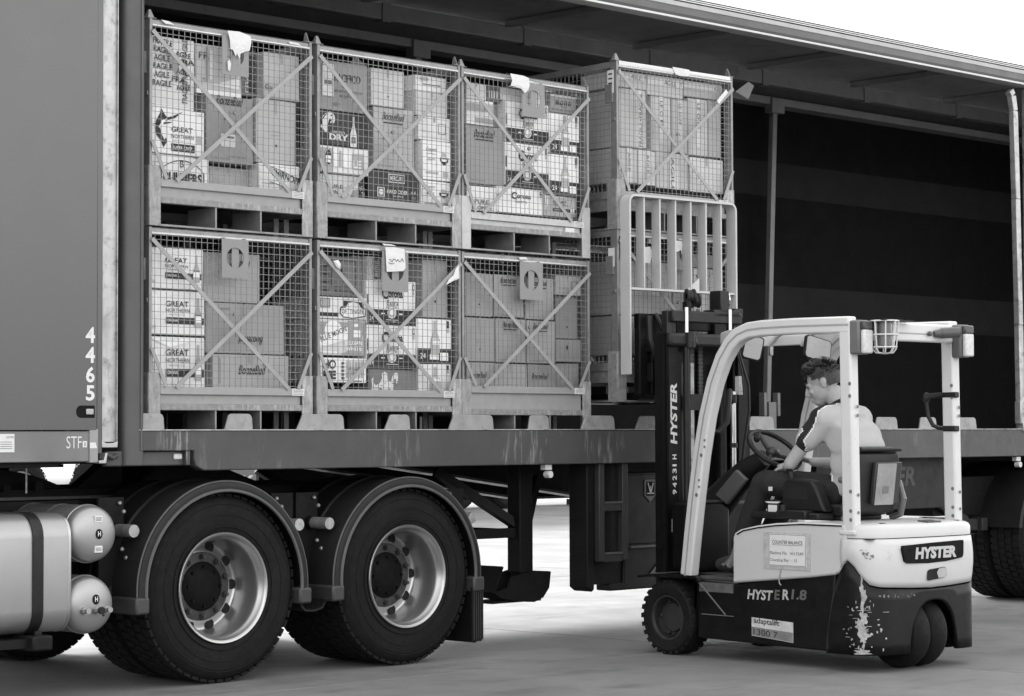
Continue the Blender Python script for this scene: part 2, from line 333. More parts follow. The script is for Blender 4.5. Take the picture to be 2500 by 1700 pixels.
for z in (4.236, 4.249, 4.263):
    b = MB(); b.box(XF, XR, -.068, .0, z, z+.006); b.build('roof_rib', mat('roof_rib_white', .62, .4, .2, var=.1), TR)
b = MB(); b.box(XF, XR, -.052, .0, 4.229, 4.271); b.build('roof_rail_web', M_BLK, TR)
b = MB(); b.box(XF, XR, 2.30, 2.50, 4.35, 4.47); b.build('far_roof_rail', M_TRACK, TR, bevel=.01)
b = MB(); b.box(XF, XR, 2.33, 2.50, 4.19, 4.255); b.build('curtain_track', M_TRACK, TR, bevel=.006)
b = MB(); b.box(XF, XR, 2.40, 2.50, 4.255, 4.35); b.build('track_web', M_INT, TR)
for k in range(9):
    x = .6+1.45*k
    b = MB(); b.prism([(x,.06,4.20),(x,.3,4.29),(x,1.25,4.45),(x,2.30,4.45),(x,2.30,4.495),(x,1.25,4.495),(x,.3,4.33),(x,.06,4.262)], (.05,0,0)); b.build('roof_bow', M_CEIL, TR)
    b = MB(); b.box(x+.2, x+.28, 2.29, 2.36, 4.335, 4.48); b.build('rail_joiner', M_TRACK, TR)
b = MB(); b.box(XF, XR, 1.05, 1.15, 4.42, 4.47); b.build('roof_purlin', M_CEIL, TR)
# far curtain with printed bands, gathered slightly
def curtain(name, z0, z1, y, m):
    b = MB(); n = 90; rows = 3
    pts = [(XF+(XR-XF)*i/n, y+.004*math.sin(i*1.7)+.006*math.sin(i*.61)) for i in range(n+1)]
    for i in range(n):
        (x0, y0), (x1, y1) = pts[i], pts[i+1]
        b.add([(x0,y0,z0),(x1,y1,z0),(x1,y1,z1),(x0,y0,z1)], [(0,1,2,3)])
    return b.build(name, m, TR, ang=80)
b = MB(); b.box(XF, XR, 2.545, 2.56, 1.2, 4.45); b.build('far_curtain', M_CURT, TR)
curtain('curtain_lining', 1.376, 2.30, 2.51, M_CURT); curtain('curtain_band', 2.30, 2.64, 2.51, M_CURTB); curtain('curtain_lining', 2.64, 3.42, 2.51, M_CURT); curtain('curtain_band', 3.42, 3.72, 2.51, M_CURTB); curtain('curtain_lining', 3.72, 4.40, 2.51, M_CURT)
# far side posts
def far_post(x, lean):
    b = MB(); b.prism([(x+lean,2.34,4.19),(x+lean+.06,2.34,4.19),(x+.055,2.34,1.62),(x,2.34,1.62)], (0,.05,0)); o = b.build('curtain_post', M_TRACK, TR, bevel=.006)
    b = MB(); b.box(x-.085, x-.05, 2.30, 2.36, 1.50, 1.70); b.box(x+.10, x+.135, 2.30, 2.36, 1.50, 1.70); b.box(x-.02, x+.08, 2.30, 2.38, 1.36, 1.62); b.build('post_latch', M_TRACK, o, bevel=.004)
    b = MB(); b.box(x+lean-.05, x+lean+.12, 2.31, 2.40, 4.12, 4.25); b.build('post_head', M_TRACK, o, bevel=.005)
    b = MB(); b.box(x+.03, x+.075, 2.325, 2.345, 2.02, 2.28); b.build('post_handle', M_ALU, o, bevel=.004)
far_post(8.13, .12); far_post(4.05, .02)
# near side pole at the right
b = MB()
path = [(8.385,-.01,1.37),(8.375,-.01,2.2),(8.355,-.01,3.2),(8.335,-.01,3.9),(8.31,-.01,4.02),(8.285,-.005,4.06)]
for i in range(len(path)-1): b.bar(path[i], path[i+1], .062, .05)
pole = b.build('curtain_post', M_ALU, TR, bevel=.006)
b = MB(); b.box(8.315, 8.475, -.06, .0, 1.42, 1.60); b.box(8.345, 8.445, -.065, .0, 1.36, 1.44); b.build('post_latch', M_ALU, pole, bevel=.008)
b = MB(); b.box(8.53, 8.575, -.01, .04, 1.37, 4.1); b.build('curtain_post', M_ALU, TR, bevel=.006)
# hanging paper in the trailer
b = MB(); b.prism([(6.54,1.35,4.02),(6.64,1.30,4.10),(6.73,1.32,4.08),(6.67,1.33,3.97)], (0,.004,0)); o = b.build('hanging_paper', M_PRINTL, TR)
b = MB(); b.box(XR-.05, XR, 0, 2.5, 1.2, 4.5); b.build('rear_doors', M_PANEL, TR)
# under the deck: main beams with gooseneck taper, cross members, landing legs
for y in (.75, 1.65):
    b = MB(); b.prism([(XF,y,1.30),(XF,y,1.215),(1.9,y,1.215),(2.4,y,1.155),(4.4,y,.90),(XR,y,.90),(XR,y,1.30)], (0,.02,0))
    mbm = b.build('main_beam', M_BLK, TR)
    b = MB(); pts = [(XF,1.215),(1.9,1.215),(2.4,1.155),(4.4,.90),(XR,.90)]
    for (xa, za), (xb, zb) in zip(pts, pts[1:]): b.hexa([(xa,y-.065,za-.016),(xb,y-.065,zb-.016),(xb,y+.085,zb-.016),(xa,y+.085,za-.016),(xa,y-.065,za),(xb,y-.065,zb),(xb,y+.085,zb),(xa,y+.085,za)])
    b.build('beam_flange', mat('beam_flange_scuffed', .06, .4, .2, var=.3, scale=10), mbm)
for k in range(18):
    x = .6+.65*k; b = MB(); b.box(x, x+.05, .03, 2.47, 1.20, 1.30); b.build('cross_member', M_BLK, TR)
def landing_leg(y):
    b = MB(); b.box(3.07, 3.19, y, y+.115, .47, 1.20); leg = b.build('landing_leg', M_BLK, TR, bevel=.008)
    b = MB(); b.box(3.085, 3.175, y+.015, y+.10, .34, .47); b.build('leg_inner', M_BLK, leg, bevel=.006)
    b = MB(); sh = [(2.80,.36),(2.86,.325),(3.02,.295),(3.16,.285),(3.24,.31),(3.295,.37),(3.31,.47),(3.30,.475),(3.15,.485),(2.96,.45),(2.93,.385)]
    b.prism([(x, y-.04, z) for x, z in sh], (0,.02,0)); b.prism([(x, y+.16, z) for x, z in sh], (0,.02,0))
    b.box(2.80, 3.24, y-.02, y+.16, .290, .306); b.bar((2.815,y+.07,.36),(2.89,y+.07,.52),.2,.012,(1,0,0)); b.build('leg_foot', M_BLK, leg)
    for xa, za, xb, zb in ((3.09,.78,2.62,1.12),(3.17,.70,3.52,1.06)):
        b = MB(); b.bar((xa,y+.07,za),(xb,y+.30,zb),.055,.055); b.build('leg_brace', M_BLK, leg)
landing_leg(.28); landing_leg(2.08)
b = MB(); b.box(2.62, 3.07, .32, .37, .695, .755); b.build('crank_shaft', M_BLK, TR); b = MB(); b.box(2.60,2.63,.30,.39,.66,.79); b.build('crank_bracket', M_BLK, TR)
b = MB(); b.cyl((3.06,.35,.72),(3.06,2.1,.72),.03); b.build('cross_shaft', M_BLK, TR)
b = MB(); b.box(2.985,3.045,-.03,.01,1.128,1.160); b.cyl((3.02,-.045,1.10),(3.02,.0,1.10),.022,14); b.build('side_marker', M_LENS, TR)
# tool box with ladder, shield badge and lower flap
b = MB(); b.prism([(3.395,.0,.375),(3.44,.0,.345),(3.46,.0,.36),(3.46,.0,1.167),(3.395,.0,1.167)], (0,.16,0)); b.build('toolbox_end', M_BLK, TR, bevel=.006)
b = MB(); b.box(3.46, 3.80, .06, .16, .385, 1.167); b.build('toolbox_bay', M_BLK, TR)
b = MB(); b.prism([(3.66,.045,.338),(4.60,.045,.338),(4.60,.045,1.10),(3.79,.045,1.10),(3.79,.045,.385),(3.66,.045,.385)], (0,.13,0)); tbox = b.build('toolbox', M_BLK2, TR, bevel=.010)
b = MB(); b.box(3.80, 4.59, .036, .046, .632, 1.085); b.build('toolbox_door', M_BLK2, tbox, bevel=.012)
b = MB(); b.box(3.83, 4.58, .018, .046, .606, .622); b.build('drip_lip', M_PLASTL, tbox, bevel=.003)
b = MB()
for sx, sw in ((3.478,.05),(3.70,.052)): b.box(sx, sx+sw, -.03, .02, .535, 1.167)
lad = b.build('ladder', M_BLKG, TR, bevel=.006)
for z in (.53, .855):
    b = MB(); b.box(3.528, 3.70, -.025, .015, z, z+.05); b.build('ladder_rung', M_BLKG, lad, bevel=.004)
    b = MB(); b.box(3.53, 3.70, -.030, .012, z+.050, z+.062); b.build('rung_grip', M_PLASTL, lad)
# shield badge
b = MB(); sh = [(-.048,.05),(.048,.05),(.052,.04),(.052,-.055),(0,-.098),(-.052,-.055),(-.052,.04)]
b.prism([(4.03+x, .028, 1.00+z) for x, z in sh], (0,.008,0)); bd = b.build('badge', M_PRINTG, tbox, bevel=.003)
b = MB(); b.box(3.992, 4.068, .025, .028, .945, 1.036); b.build('badge_field', M_HUBB, bd)
b = MB(); b.bar((4.03,.0235,.955),(4.005,.0235,1.028),.007,.002); b.bar((4.03,.0235,.955),(4.055,.0235,1.028),.007,.002); b.box(3.998,4.062,.0225,.0245,.957,.964); b.bar((4.03,.0235,.958),(4.03,.0235,1.01),.005,.002); b.build('badge_mark', M_PRINTL, bd)
b = MB()
b.prism([(4.03,.0345,.434),(4.22,.0345,.434),(4.22,.0345,.565),(4.19,.0345,.565)], (0,.001,0)); tri = b.build('triangle_logo', M_PRINTG, tbox)
b = MB(); b.prism([(4.075,.0325,.444),(4.108,.0325,.444),(4.185,.0325,.535),(4.175,.0325,.545)], (0,.001,0)); b.prism([(4.125,.0325,.444),(4.175,.0325,.444),(4.175,.0325,.475),(4.155,.0325,.48)], (0,.001,0)); b.build('logo_cut', M_BLK2, tri)
# far end of the trailer: board with name, hanger bracket, dual wheels
b = MB(); b.box(5.9, 7.62, .10, .14, .78, 1.168); brd = b.build('side_board', M_BLK2, TR, bevel=.005)
b = MB(); b.text('TER', (6.74,.0985,.955), h=.145, w_=.37, bold=.03, shear=.15); b.build('lettering', mat('board_lettering', .028, .5), brd, smooth=False)
b = MB(); b.prism([(7.55,.30,.60),(8.24,.30,.575),(8.24,.30,.665),(7.55,.30,.70)], (0,.05,0)); b.bar((7.2,.32,.98),(8.1,.32,.66),.06,.05); b.box(8.24,8.32,.26,.36,.575,.675); b.build('hanger_bracket', M_BLKG, TR, bevel=.006)
b = MB(); b.box(7.7, 11.9, .35, .80, .70, 1.0); b.build('suspension_beam', M_BLK, TR)
b = MB(); b.box(8.29,8.35,-.03,.01,1.128,1.160); b.cyl((8.325,-.045,1.10),(8.325,.0,1.10),.022,14); b.build('side_marker', M_LENS, TR)

# ------------------------------------------------------------------ truck wheels (shared meshes)
def arc(n, f): return [f(k) for k in range(n)]
TYR = [(.29,-.012),(.30,.004),(.315,.013),(.36,.020),(.415,.021),(.447,.017),(.452,.013),(.457,.016),(.472,.008),(.494,-.010),(.506,-.035),(.508,-.09),(.508,-.20),(.506,-.255),(.492,-.282),(.45,-.306),(.38,-.310),(.31,-.300),(.29,-.285)]
def tyre_mesh(bl):
    b = MB(); b.lathe(TYR, (0,0,0), (0,-1,0), 72)
    # raised lettering rings on the sidewall
    for rr in (.335, .40): b.lathe([(rr-.003,.018),(rr-.003,.0235),(rr+.003,.0235),(rr+.003,.018)], (0,0,0), (0,-1,0), 72)
    n = 56
    for k in range(n):
        for j, (ha, hb, off) in enumerate(((-.012,-.075,0.0),(-.090,-.140,.5),(-.152,-.204,.0),(-.218,-.282,.5))):
            t0 = 2*math.pi*(k+off)/n; dt = 2*math.pi/n*.37
            r0, r1 = .500, (.519 if j in (1,2) else .516)
            P = []
            for h, sk in ((ha,.0),(hb,.012)):
                for t in (t0-dt+sk, t0+dt+sk):
                    for r_ in (r0, r1): P.append((r_*math.sin(t), -h, r_*math.cos(t)))
            a0,a1,a2,a3,b0,b1,b2,b3 = P
            b.add([a0,a2,b2,b0,a1,a3,b3,b1], [(3,2,1,0),(4,5,6,7),(0,1,5,4),(1,2,6,5),(2,3,7,6),(3,0,4,7)])
    return b
RIM = [(.290,-.02),(.296,.005),(.3030,.012),(.3035,.020),(.300,.024),(.290,.023),(.283,.014),(.279,-.002),(.270,-.010),(.262,-.030),(.258,-.07),(.2545,-.155),(.252,-.185),(.246,-.202),(.235,-.208),(.216,-.203),(.198,-.192),(.188,-.190)]
def wheel(parent, x, y, z=.519, duals=True, first=[None]):
    """dual truck wheel: outer face at y, in front of the inner tyre; the parts are copied from the first one built"""
    root = bpy.data.objects.new('wheel', None); COL.objects.link(root); root.parent = parent; root.location = Vector((x, y, z))-ORG[parent.name]; root.empty_display_size = .1
    if first[0] is None:
        P = {}
        P['tyre'] = tyre_mesh(0).build('tyre', M_TYRE, root, local=True, ang=28)
        b = MB(); b.lathe(RIM, (0,0,0), (0,-1,0), 64); P['rim'] = b.build('rim', M_ALUB, root, local=True, ang=50)
        b = MB(); b.lathe([(.0005,-.1955),(.027,-.194),(.029,-.200)], (0,0,0), (0,-1,0), 16)
        for k in range(10):
            t = 2*math.pi*(k+.5)/10; ho = b.build('hand_hole', M_HOLE, root, local=True) if k == 0 else P['hand_hole0'].copy()
            if k: COL.objects.link(ho)
            ho.location = (.221*math.sin(t),0,.221*math.cos(t)); P['hand_hole%d' % k] = ho
        b = MB(); b.lathe([(.190,-.200),(.190,-.186),(.182,-.182),(.145,-.182),(.135,-.178)], (0,0,0), (0,-1,0), 40)
        for k in range(10):
            t = 2*math.pi*k/10; b.cyl((.164*math.sin(t),.184,.164*math.cos(t)),(.164*math.sin(t),.160,.164*math.cos(t)),.016,6); b.cyl((.164*math.sin(t),.162,.164*math.cos(t)),(.164*math.sin(t),.148,.164*math.cos(t)),.010,8)
        P['stud_ring'] = b.build('stud_ring', M_HUB, root, local=True)
        b = MB(); b.lathe([(.140,-.205),(.138,-.180),(.126,-.168),(.100,-.160),(.085,-.150),(.03,-.148),(.0005,-.148)], (0,0,0), (0,-1,0), 36)
        for k in range(8):
            t = 2*math.pi*k/8; b.cyl((.108*math.sin(t),.168,.108*math.cos(t)),(.108*math.sin(t),.150,.108*math.cos(t)),.009,6)
        P['hub'] = b.build('hub', M_HUBB, root, local=True)
        b = MB(); b.lathe([(.29,-.60),(.26,-.52),(.25,-.36),(.29,-.33)], (0,0,0), (0,-1,0), 40); P['inner_rim'] = b.build('inner_rim', M_HUB, root, local=True)
        it = P['tyre'].copy(); COL.objects.link(it); it.parent = root; it.location = (0,.335,0); it.rotation_euler = (0, .05, 0); P['inner_tyre'] = it
        first[0] = P
    else:
        for o in first[0].values():
            c = o.copy(); COL.objects.link(c); c.parent = root
            if o is first[0]['rim']: c.rotation_euler = (0, random.uniform(-.3,.3), 0)
    return root
for x in (8.93, 10.17, 11.41): wheel(TR, x, .02)
b = MB(); b.box(2.7, 8.0, 2.46, 2.49, .86, 1.167); b.build('sun_block_skirt', M_BLK, TR)  # added panel that keeps low sun off the ground under the deck
for x in (8.93, 10.17, 11.41):
    b = MB(); b.lathe([(.600,.66),(.602,-.02),(.575,-.03),(.575,-.022),(.592,-.012),(.592,.66),(.600,.66)], (x,0,.519), (0,1,0), 40, R(-82), R(82)); b.build('mudguard', M_PLAST, TR, ang=40)
for x in (8.93, 10.17, 11.41):
    b = MB(); b.cyl((x,.3,.519),(x,2.2,.519),.07,12); b.build('axle', M_BLK, TR)

# ------------------------------------------------------------------ prime mover (drive axles, tanks, chassis)
TK = thing('prime_mover', 'black truck chassis under the trailer front with big wheels and silver tanks', 'truck', (.4, 1.2, 0))
X1, X2 = .487, 1.839
for x in (X1, X2):
    wheel(TK, x, .0)
    b = MB(); b.cyl((x,.3,.519),(x,2.2,.519),.09,12); b.build('axle', M_BLK, TK)
    far = bpy.data.objects.new('wheel', None); COL.objects.link(far); far.parent = TK; far.location = Vector((x, 2.42, .519))-ORG[TK.name]; far.rotation_euler = (0,0,math.pi)
    for o in wheel.__defaults__[2][0].values():
        c = o.copy(); COL.objects.link(c); c.parent = far
def mudguard(x, yr=(.0,.62)):
    a0, a1 = R(-94), R(94)
    b = MB(); ax = (0,1,0); o = (x, 0, .519)
    b.lathe([(.580,.62),(.582,-.02),(.574,-.038),(.545,-.046),(.528,-.040),(.527,-.034),(.545,-.036),(.565,-.026),(.572,-.01),(.572,.62),(.580,.62)], o, ax, 60, a0, a1)
    gd = b.build('mudguard', M_PLAST, TK, ang=40)
    b = MB(); b.tube([(x+.581*math.sin(t), -.030, .519+.581*math.cos(t)) for t in [a0+(a1-a0)*k/60 for k in range(61)]], .0055, 6); b.build('guard_bead', M_PLASTL, gd)  # paler tube paints the highlight along the guard's outer edge
    b = MB(); b.tube([(x+.531*math.sin(t), -.043, .519+.531*math.cos(t)) for t in [a0+(a1-a0)*k/60 for k in range(61)]], .010, 6); b.build('guard_rim', mat('mudguard_rim_highlight', .075, .4, var=.15), gd)  # inner edge painted paler as its highlight
    for yy in (.20, .40):
        b = MB(); b.lathe([(.580,yy),(.592,yy+.01),(.592,yy+.03),(.580,yy+.04)], o, ax, 48, a0, a1); b.build('guard_rib', M_PLAST, gd)
    for s_ in (-1, 1):
        b = MB(); xe = x+s_*.555
        b.box(xe-.045, xe+.045, -.05, .60, .405, .495); b.build('guard_end', mat('mudguard_end', .035, .5), gd, bevel=.012)
        b = MB(); xs = x+s_*.585
        b.cyl((xs-.02*s_,.02,.845),(xs-.02*s_,.16,.845),.034,14); b.build('guard_stay', M_ALU, gd)
        b = MB(); b.cyl((xs-.02*s_,.16,.845),(xs-.02*s_,.75,.845),.042,12); b.build('stay_tube', M_BLK, gd)
        b = MB()
        for dz, dy in ((.10,.10),(.145,.14),(-.10,.10),(-.145,.06)): b.sphere((xs-.04*s_-.05*dz*s_, dy+.05, .845+dz), .012, .012, .012, 8, 5)
        b.build('guard_bolt', M_ALU, gd)
        b = MB(); b.box(xs-.08, xs+.08, .20, .22, .55, 1.02); b.build('guard_plate', M_BLK, gd)
    return gd
g1 = mudguard(X1); g2 = mudguard(X2)
# trough joining the two guards
b = MB(); xm = (X1+X2)/2
pp = [(xm-.11,.46),(xm-.10,.385),(xm-.07,.355),(xm+.0,.350),(xm+.06,.365),(xm+.085,.40),(xm+.095,.47),(xm+.085,.47),(xm+.075,.405),(xm+.055,.375),(xm,.36),(xm-.065,.365),(xm-.09,.39),(xm-.10,.46)]
b.prism([(x, .02, z) for x, z in pp], (0,.58,0)); b.build('guard_trough', M_PLAST, TK, ang=50)
# ribbed mudflap behind the second wheel
b = MB(); xe = X2+.565
b.box(xe-.03, xe-.012, -.03, .58, .095, .43); mf = b.build('mudflap', M_BLK, TK, bevel=.008)
for k in range(17):
    y = -.02+.036*k; b = MB(); b.box(xe-.012, xe-.002, y, y+.016, .11, .42); b.build('flap_rib', M_BLKG if k % 4 == 0 else M_BLK, mf)
b = MB(); b.prism([(xe-.06,-.036,.105),(xe+.02,-.036,.105),(xe+.035,-.036,.14),(xe+.035,-.036,.43),(xe-.06,-.036,.43)], (0,.012,0)); ff = b.build('flap_face', M_BLK, mf)
for k in range(5):
    b = MB(); b.box(xe-.05+.018*k, xe-.042+.018*k, -.042, -.036, .115, .42); b.build('flap_rib', M_BLKG, mf)
# chassis rails, fifth wheel ramp, cross pieces
for y in (.78, 1.56):
    b = MB(); b.box(-4.2, 2.75, y, y+.08, .78, 1.06); b.build('chassis_rail', M_BLK, TK, bevel=.006)
b = MB(); b.box(-4.2, .9, .74, .78, 1.0, 1.016); b.build('rail_flange', mat('chassis_flange_scuffed', .075, .4, var=.2), TK)
b = MB(); b.box(.0, 2.4, .35, 2.1, .62, .80); b.build('suspension', M_BLK, TK, bevel=.03)
b = MB(); b.box(.35, 2.1, .70, 1.75, .98, 1.045); b.build('deck_plate', M_BLK, TK)
b = MB(); b.prism([(.50,.88,1.02),(.70,.88,1.19),(1.10,.88,1.19),(1.48,.88,1.06),(1.48,.88,1.02)], (0,.66,0)); b.build('fifth_wheel', M_BLK, TK, bevel=.02)
b = MB(); b.prism([(-.62,.80,1.06),(-.55,.80,1.10),(-.30,.80,1.06)], (0,.5,0)); b.box(-.42,-.38,.74,.80,1.05,1.085); b.box(-.22,-.17,.74,.80,1.05,1.10); b.prism([(.12,.84,1.06),(.30,.84,1.19),(.42,.84,1.19),(.42,.84,1.06)], (0,.10,0)); b.build('chassis_bracket', M_BLK, TK)
b = MB(); b.prism([(-.45+1.27*math.sin(R(a)), .9, -.1+1.27*math.cos(R(a))) for a in range(-24,25,3)], (0,.6,0)); b.build('tank_hump', M_BLK, TK)
b = MB(); b.tube([(-.53,.66,1.2),(-.56,.66,1.12),(-.60,.66,1.06)], .006); b.tube([(-.33,.66,1.22),(-.33,.66,1.04)], .006); b.build('air_hose', M_ALU, TK)
b = MB(); b.box(-.70,-.20,.50,.90,1.180,1.196); b.box(-.95,-.55,.02,.06,1.19,1.225); b.build('coupling_plate', M_BLK, TK)
# fuel tank (rounded section, axis along the truck) with rim, strap and cap
def rrect(cy, cz, hy, hz, r_, n=6):
    pts = []
    for (sy, sz, a0) in ((1,1,0),(-1,1,90),(-1,-1,180),(1,-1,270)):
        for k in range(n+1):
            a = R(a0+90*k/n); pts.append((cy+sy*(hy-r_)+r_*math.cos(a), cz+sz*(hz-r_)+r_*math.sin(a)))
    return pts
sec = rrect(.20, .652, .31, .302, .12)
b = MB(); b.prism([(-2.4, y, z) for y, z in sec], (1.83,0,0)); ft = b.build('fuel_tank', M_TANK, TK, ang=45)
b = MB(); sec2 = rrect(.20, .652, .314, .306, .124)
for xx in (-.577,): b.prism([(xx, y, z) for y, z in sec2], (.018,0,0))
b.build('tank_rim', M_ALUB, ft, bevel=.004)
def ring(b, x0, x1, s_in, s_out):
    n = len(s_in); vs = [(x0,)+p for p in s_out]+[(x1,)+p for p in s_out]; b.add(vs, [(i, (i+1)%n, (i+1)%n+n, i+n) for i in range(n)]); b.poly([(x0,)+p for p in s_out]); b.poly([(x1,)+p for p in reversed(s_out)])
for xx in (-.79, -1.75):
    b = MB(); b.prism([(xx, y, z) for y, z in rrect(.20, .652, .318, .310, .126)], (.062,0,0)); b.build('tank_strap', M_RUB, ft, ang=45)
    b = MB(); b.box(xx-.02, xx+.10, -.15, .45, .27, .345); b.box(xx+.01,xx+.05,-.13,-.10,.33,.37); b.build('tank_bracket', M_BLK, ft, bevel=.01)
b = MB(); b.box(-2.4,-.70,-.10,.4,.285,.33); b.build('tank_tray', M_BLK, TK)
b = MB(); b.cyl((-.965,.02,.93),(-.965,.02,.985),.040,18); b.build('filler_neck', M_ALUB, ft)
b = MB(); b.cyl((-.965,.02,.985),(-.965,.02,1.045),.055,18); b.build('filler_cap', mat('filler_cap_grey', .06, .5), ft, bevel=.008)
b = MB(); b.prism([(-2.6, y+1.98, z) for y, z in sec], (2.25,0,0)); b.build('fuel_tank', M_TANK, TK, ang=45)
b = MB(); b.box(-2.4,2.5,2.42,2.46,.33,1.035); b.build('sun_block_guard', M_BLK, TK)  # added sheet blocking sun that would pass under the truck
b = MB(); b.box(-2.4,.55,2.22,2.40,.5,1.2); b.build('sun_block_box', M_BLK, TK)  # added block closing the gap where a strip of sun came through
# two air tanks lying across the chassis, ends facing out
def air_tank(z, xc, kind):
    rr = .149; L = .72; y0 = -.06
    dome = [(0.0005,.036)] + [(rr*math.sin(t), .036*math.cos(t)**.8 if t < 1.5 else 0) for t in [k*math.pi/2/8 for k in range(1,9)]]
    dome = [(.0005,.030),(.04,.0285),(.08,.024),(.11,.015),(.130,.004),(.141,-.012),(.147,-.030),(rr,-.05)]
    b = MB(); b.lathe(dome+[(rr,-L),(.13,-L-.04),(.0005,-L-.06)], (xc, y0, z), (0,-1,0), 44); tk = b.build('air_tank', M_TANK, TK, ang=50)
    b = MB(); b.lathe([(rr,-.052),(rr+.004,-.056),(rr+.004,-.066),(rr,-.07)], (xc, y0, z), (0,-1,0), 44); b.build('weld_seam', M_TANK, tk)
    for d in (.28, .55):
        b = MB(); b.lathe([(rr,-d),(rr+.003,-d),(rr+.003,-d-.035),(rr,-d-.035)], (xc, y0, z), (0,-1,0), 44); b.build('tank_band', mat('tank_band_grey', .1, .5), tk)
    yf = y0-.034
    b = MB(); b.prism([(xc+.012+.020*math.cos(a), yf, z+.0+.026*math.sin(a)+(.028 if kind else 0)) for a in [k*math.pi/8 for k in range(16)]], (0,.012,0)); bd = b.build('tank_badge', M_HUBB, tk)
    b = MB(); b.text('H', (xc+.012, yf-.001, z-.011+(.028 if kind else 0)), h=.026, w_=.018, bold=.02, align='C'); b.build('badge_mark', M_PRINTL, bd, smooth=False)
    if kind == 0:
        for dz in (.078, -.078):
            b = MB(); b.box(xc-.012, xc+.034, yf+.004, yf+.02, z+dz-.017, z+dz+.017); st = b.build('tank_sticker', M_PRINTL, tk)
            b = MB()
            for q in range(3): b.box(xc-.008, xc+.028, yf+.0028, yf+.0038, z+dz-.009+.007*q, z+dz-.006+.007*q)
            b.build('sticker_print', M_PRINTG, st)
        b = MB(); b.cyl((xc-.02,y0+.2,z-rr),(xc-.02,y0+.2,z-rr-.03),.014,8); b.build('drain_valve', M_ALU, tk)
    else:
        for dx, m_ in ((-.062, M_ALUB), (.012, M_ALUB), (.072, M_ALUB)):
            b = MB(); b.cyl((xc+dx,yf+.012,z-.026),(xc+dx,yf-.016,z-.026),.021,10); b.cyl((xc+dx,yf-.016,z-.026),(xc+dx,yf-.040,z-.026),.016,6); b.build('tank_fitting', M_ALUB, tk)
        b = MB(); b.cyl((xc+.012,yf-.04,z-.026),(xc+.012,yf-.055,z-.026),.019,10); b.tube([(xc+.012,yf-.045,z-.03),(xc+.025,yf-.05,z-.055)], .006); b.build('fitting_cap', M_RUB, tk)
air_tank(.842, -.388, 0); air_tank(.478, -.405, 1)
b = MB(); b.box(-.62, -.10, .50, .56, .40, 1.0); b.build('tank_mount', M_BLK, TK)
# ------------------------------------------------------------------ mesh cages (stillages)
CAGE_D = 1.12
_wire_cache = {}
def wires(w_, z0, z1, pitch=.0388, t=.0014):
    """welded mesh in the X-Z plane: uprights in front of the cross wires"""
    b = MB(); n = int((w_-.05)/pitch); x0 = (w_-n*pitch)/2
    for i in range(n+1):
        x = x0+i*pitch; b.box(x-t, x+t, -t, t, z0, z1)
    m = int((z1-z0)/pitch); zz = z0+.012
    for j in range(m+1):
        z = zz+j*pitch
        if z < z1: b.box(.02, w_-.02, t*.9, t*2.9, z-t, z+t)
    return b
def tag_plate_mesh(w_, h, r_, r2):
    """plate with an oval hole"""
    b = MB(); n = 32; th = .003; cx, cz = w_/2, h*.52
    inner = [(cx+r_*math.cos(2*math.pi*k/n), cz+r2*math.sin(2*math.pi*k/n)) for k in range(n)]
    outer = []
    for k in range(n):
        c, s_ = math.cos(2*math.pi*k/n), math.sin(2*math.pi*k/n)
        tx = (w_-cx if c > 0 else cx)/abs(c) if abs(c) > 1e-6 else 9; tz = (h-cz if s_ > 0 else cz)/abs(s_) if abs(s_) > 1e-6 else 9
        q = min(tx, tz); outer.append((cx+c*q, cz+s_*q))
    # put true corners in
    for cxn, czn in ((0,0),(w_,0),(w_,h),(0,h)):
        k = min(range(n), key=lambda i: (outer[i][0]-cxn)**2+(outer[i][1]-czn)**2); outer[k] = (cxn, czn)
    vs = [(x,0,z) for x,z in inner]+[(x,0,z) for x,z in outer]+[(x,th,z) for x,z in inner]+[(x,th,z) for x,z in outer]
    fs = []
    for i in range(n):
        j = (i+1) % n
        fs += [(i, i+n, j+n, j), (i+2*n, j+2*n, j+3*n, i+3*n), (i, j, j+2*n, i+2*n), (i+n, i+3*n, j+3*n, j+n)]
    b.add(vs, fs); return b
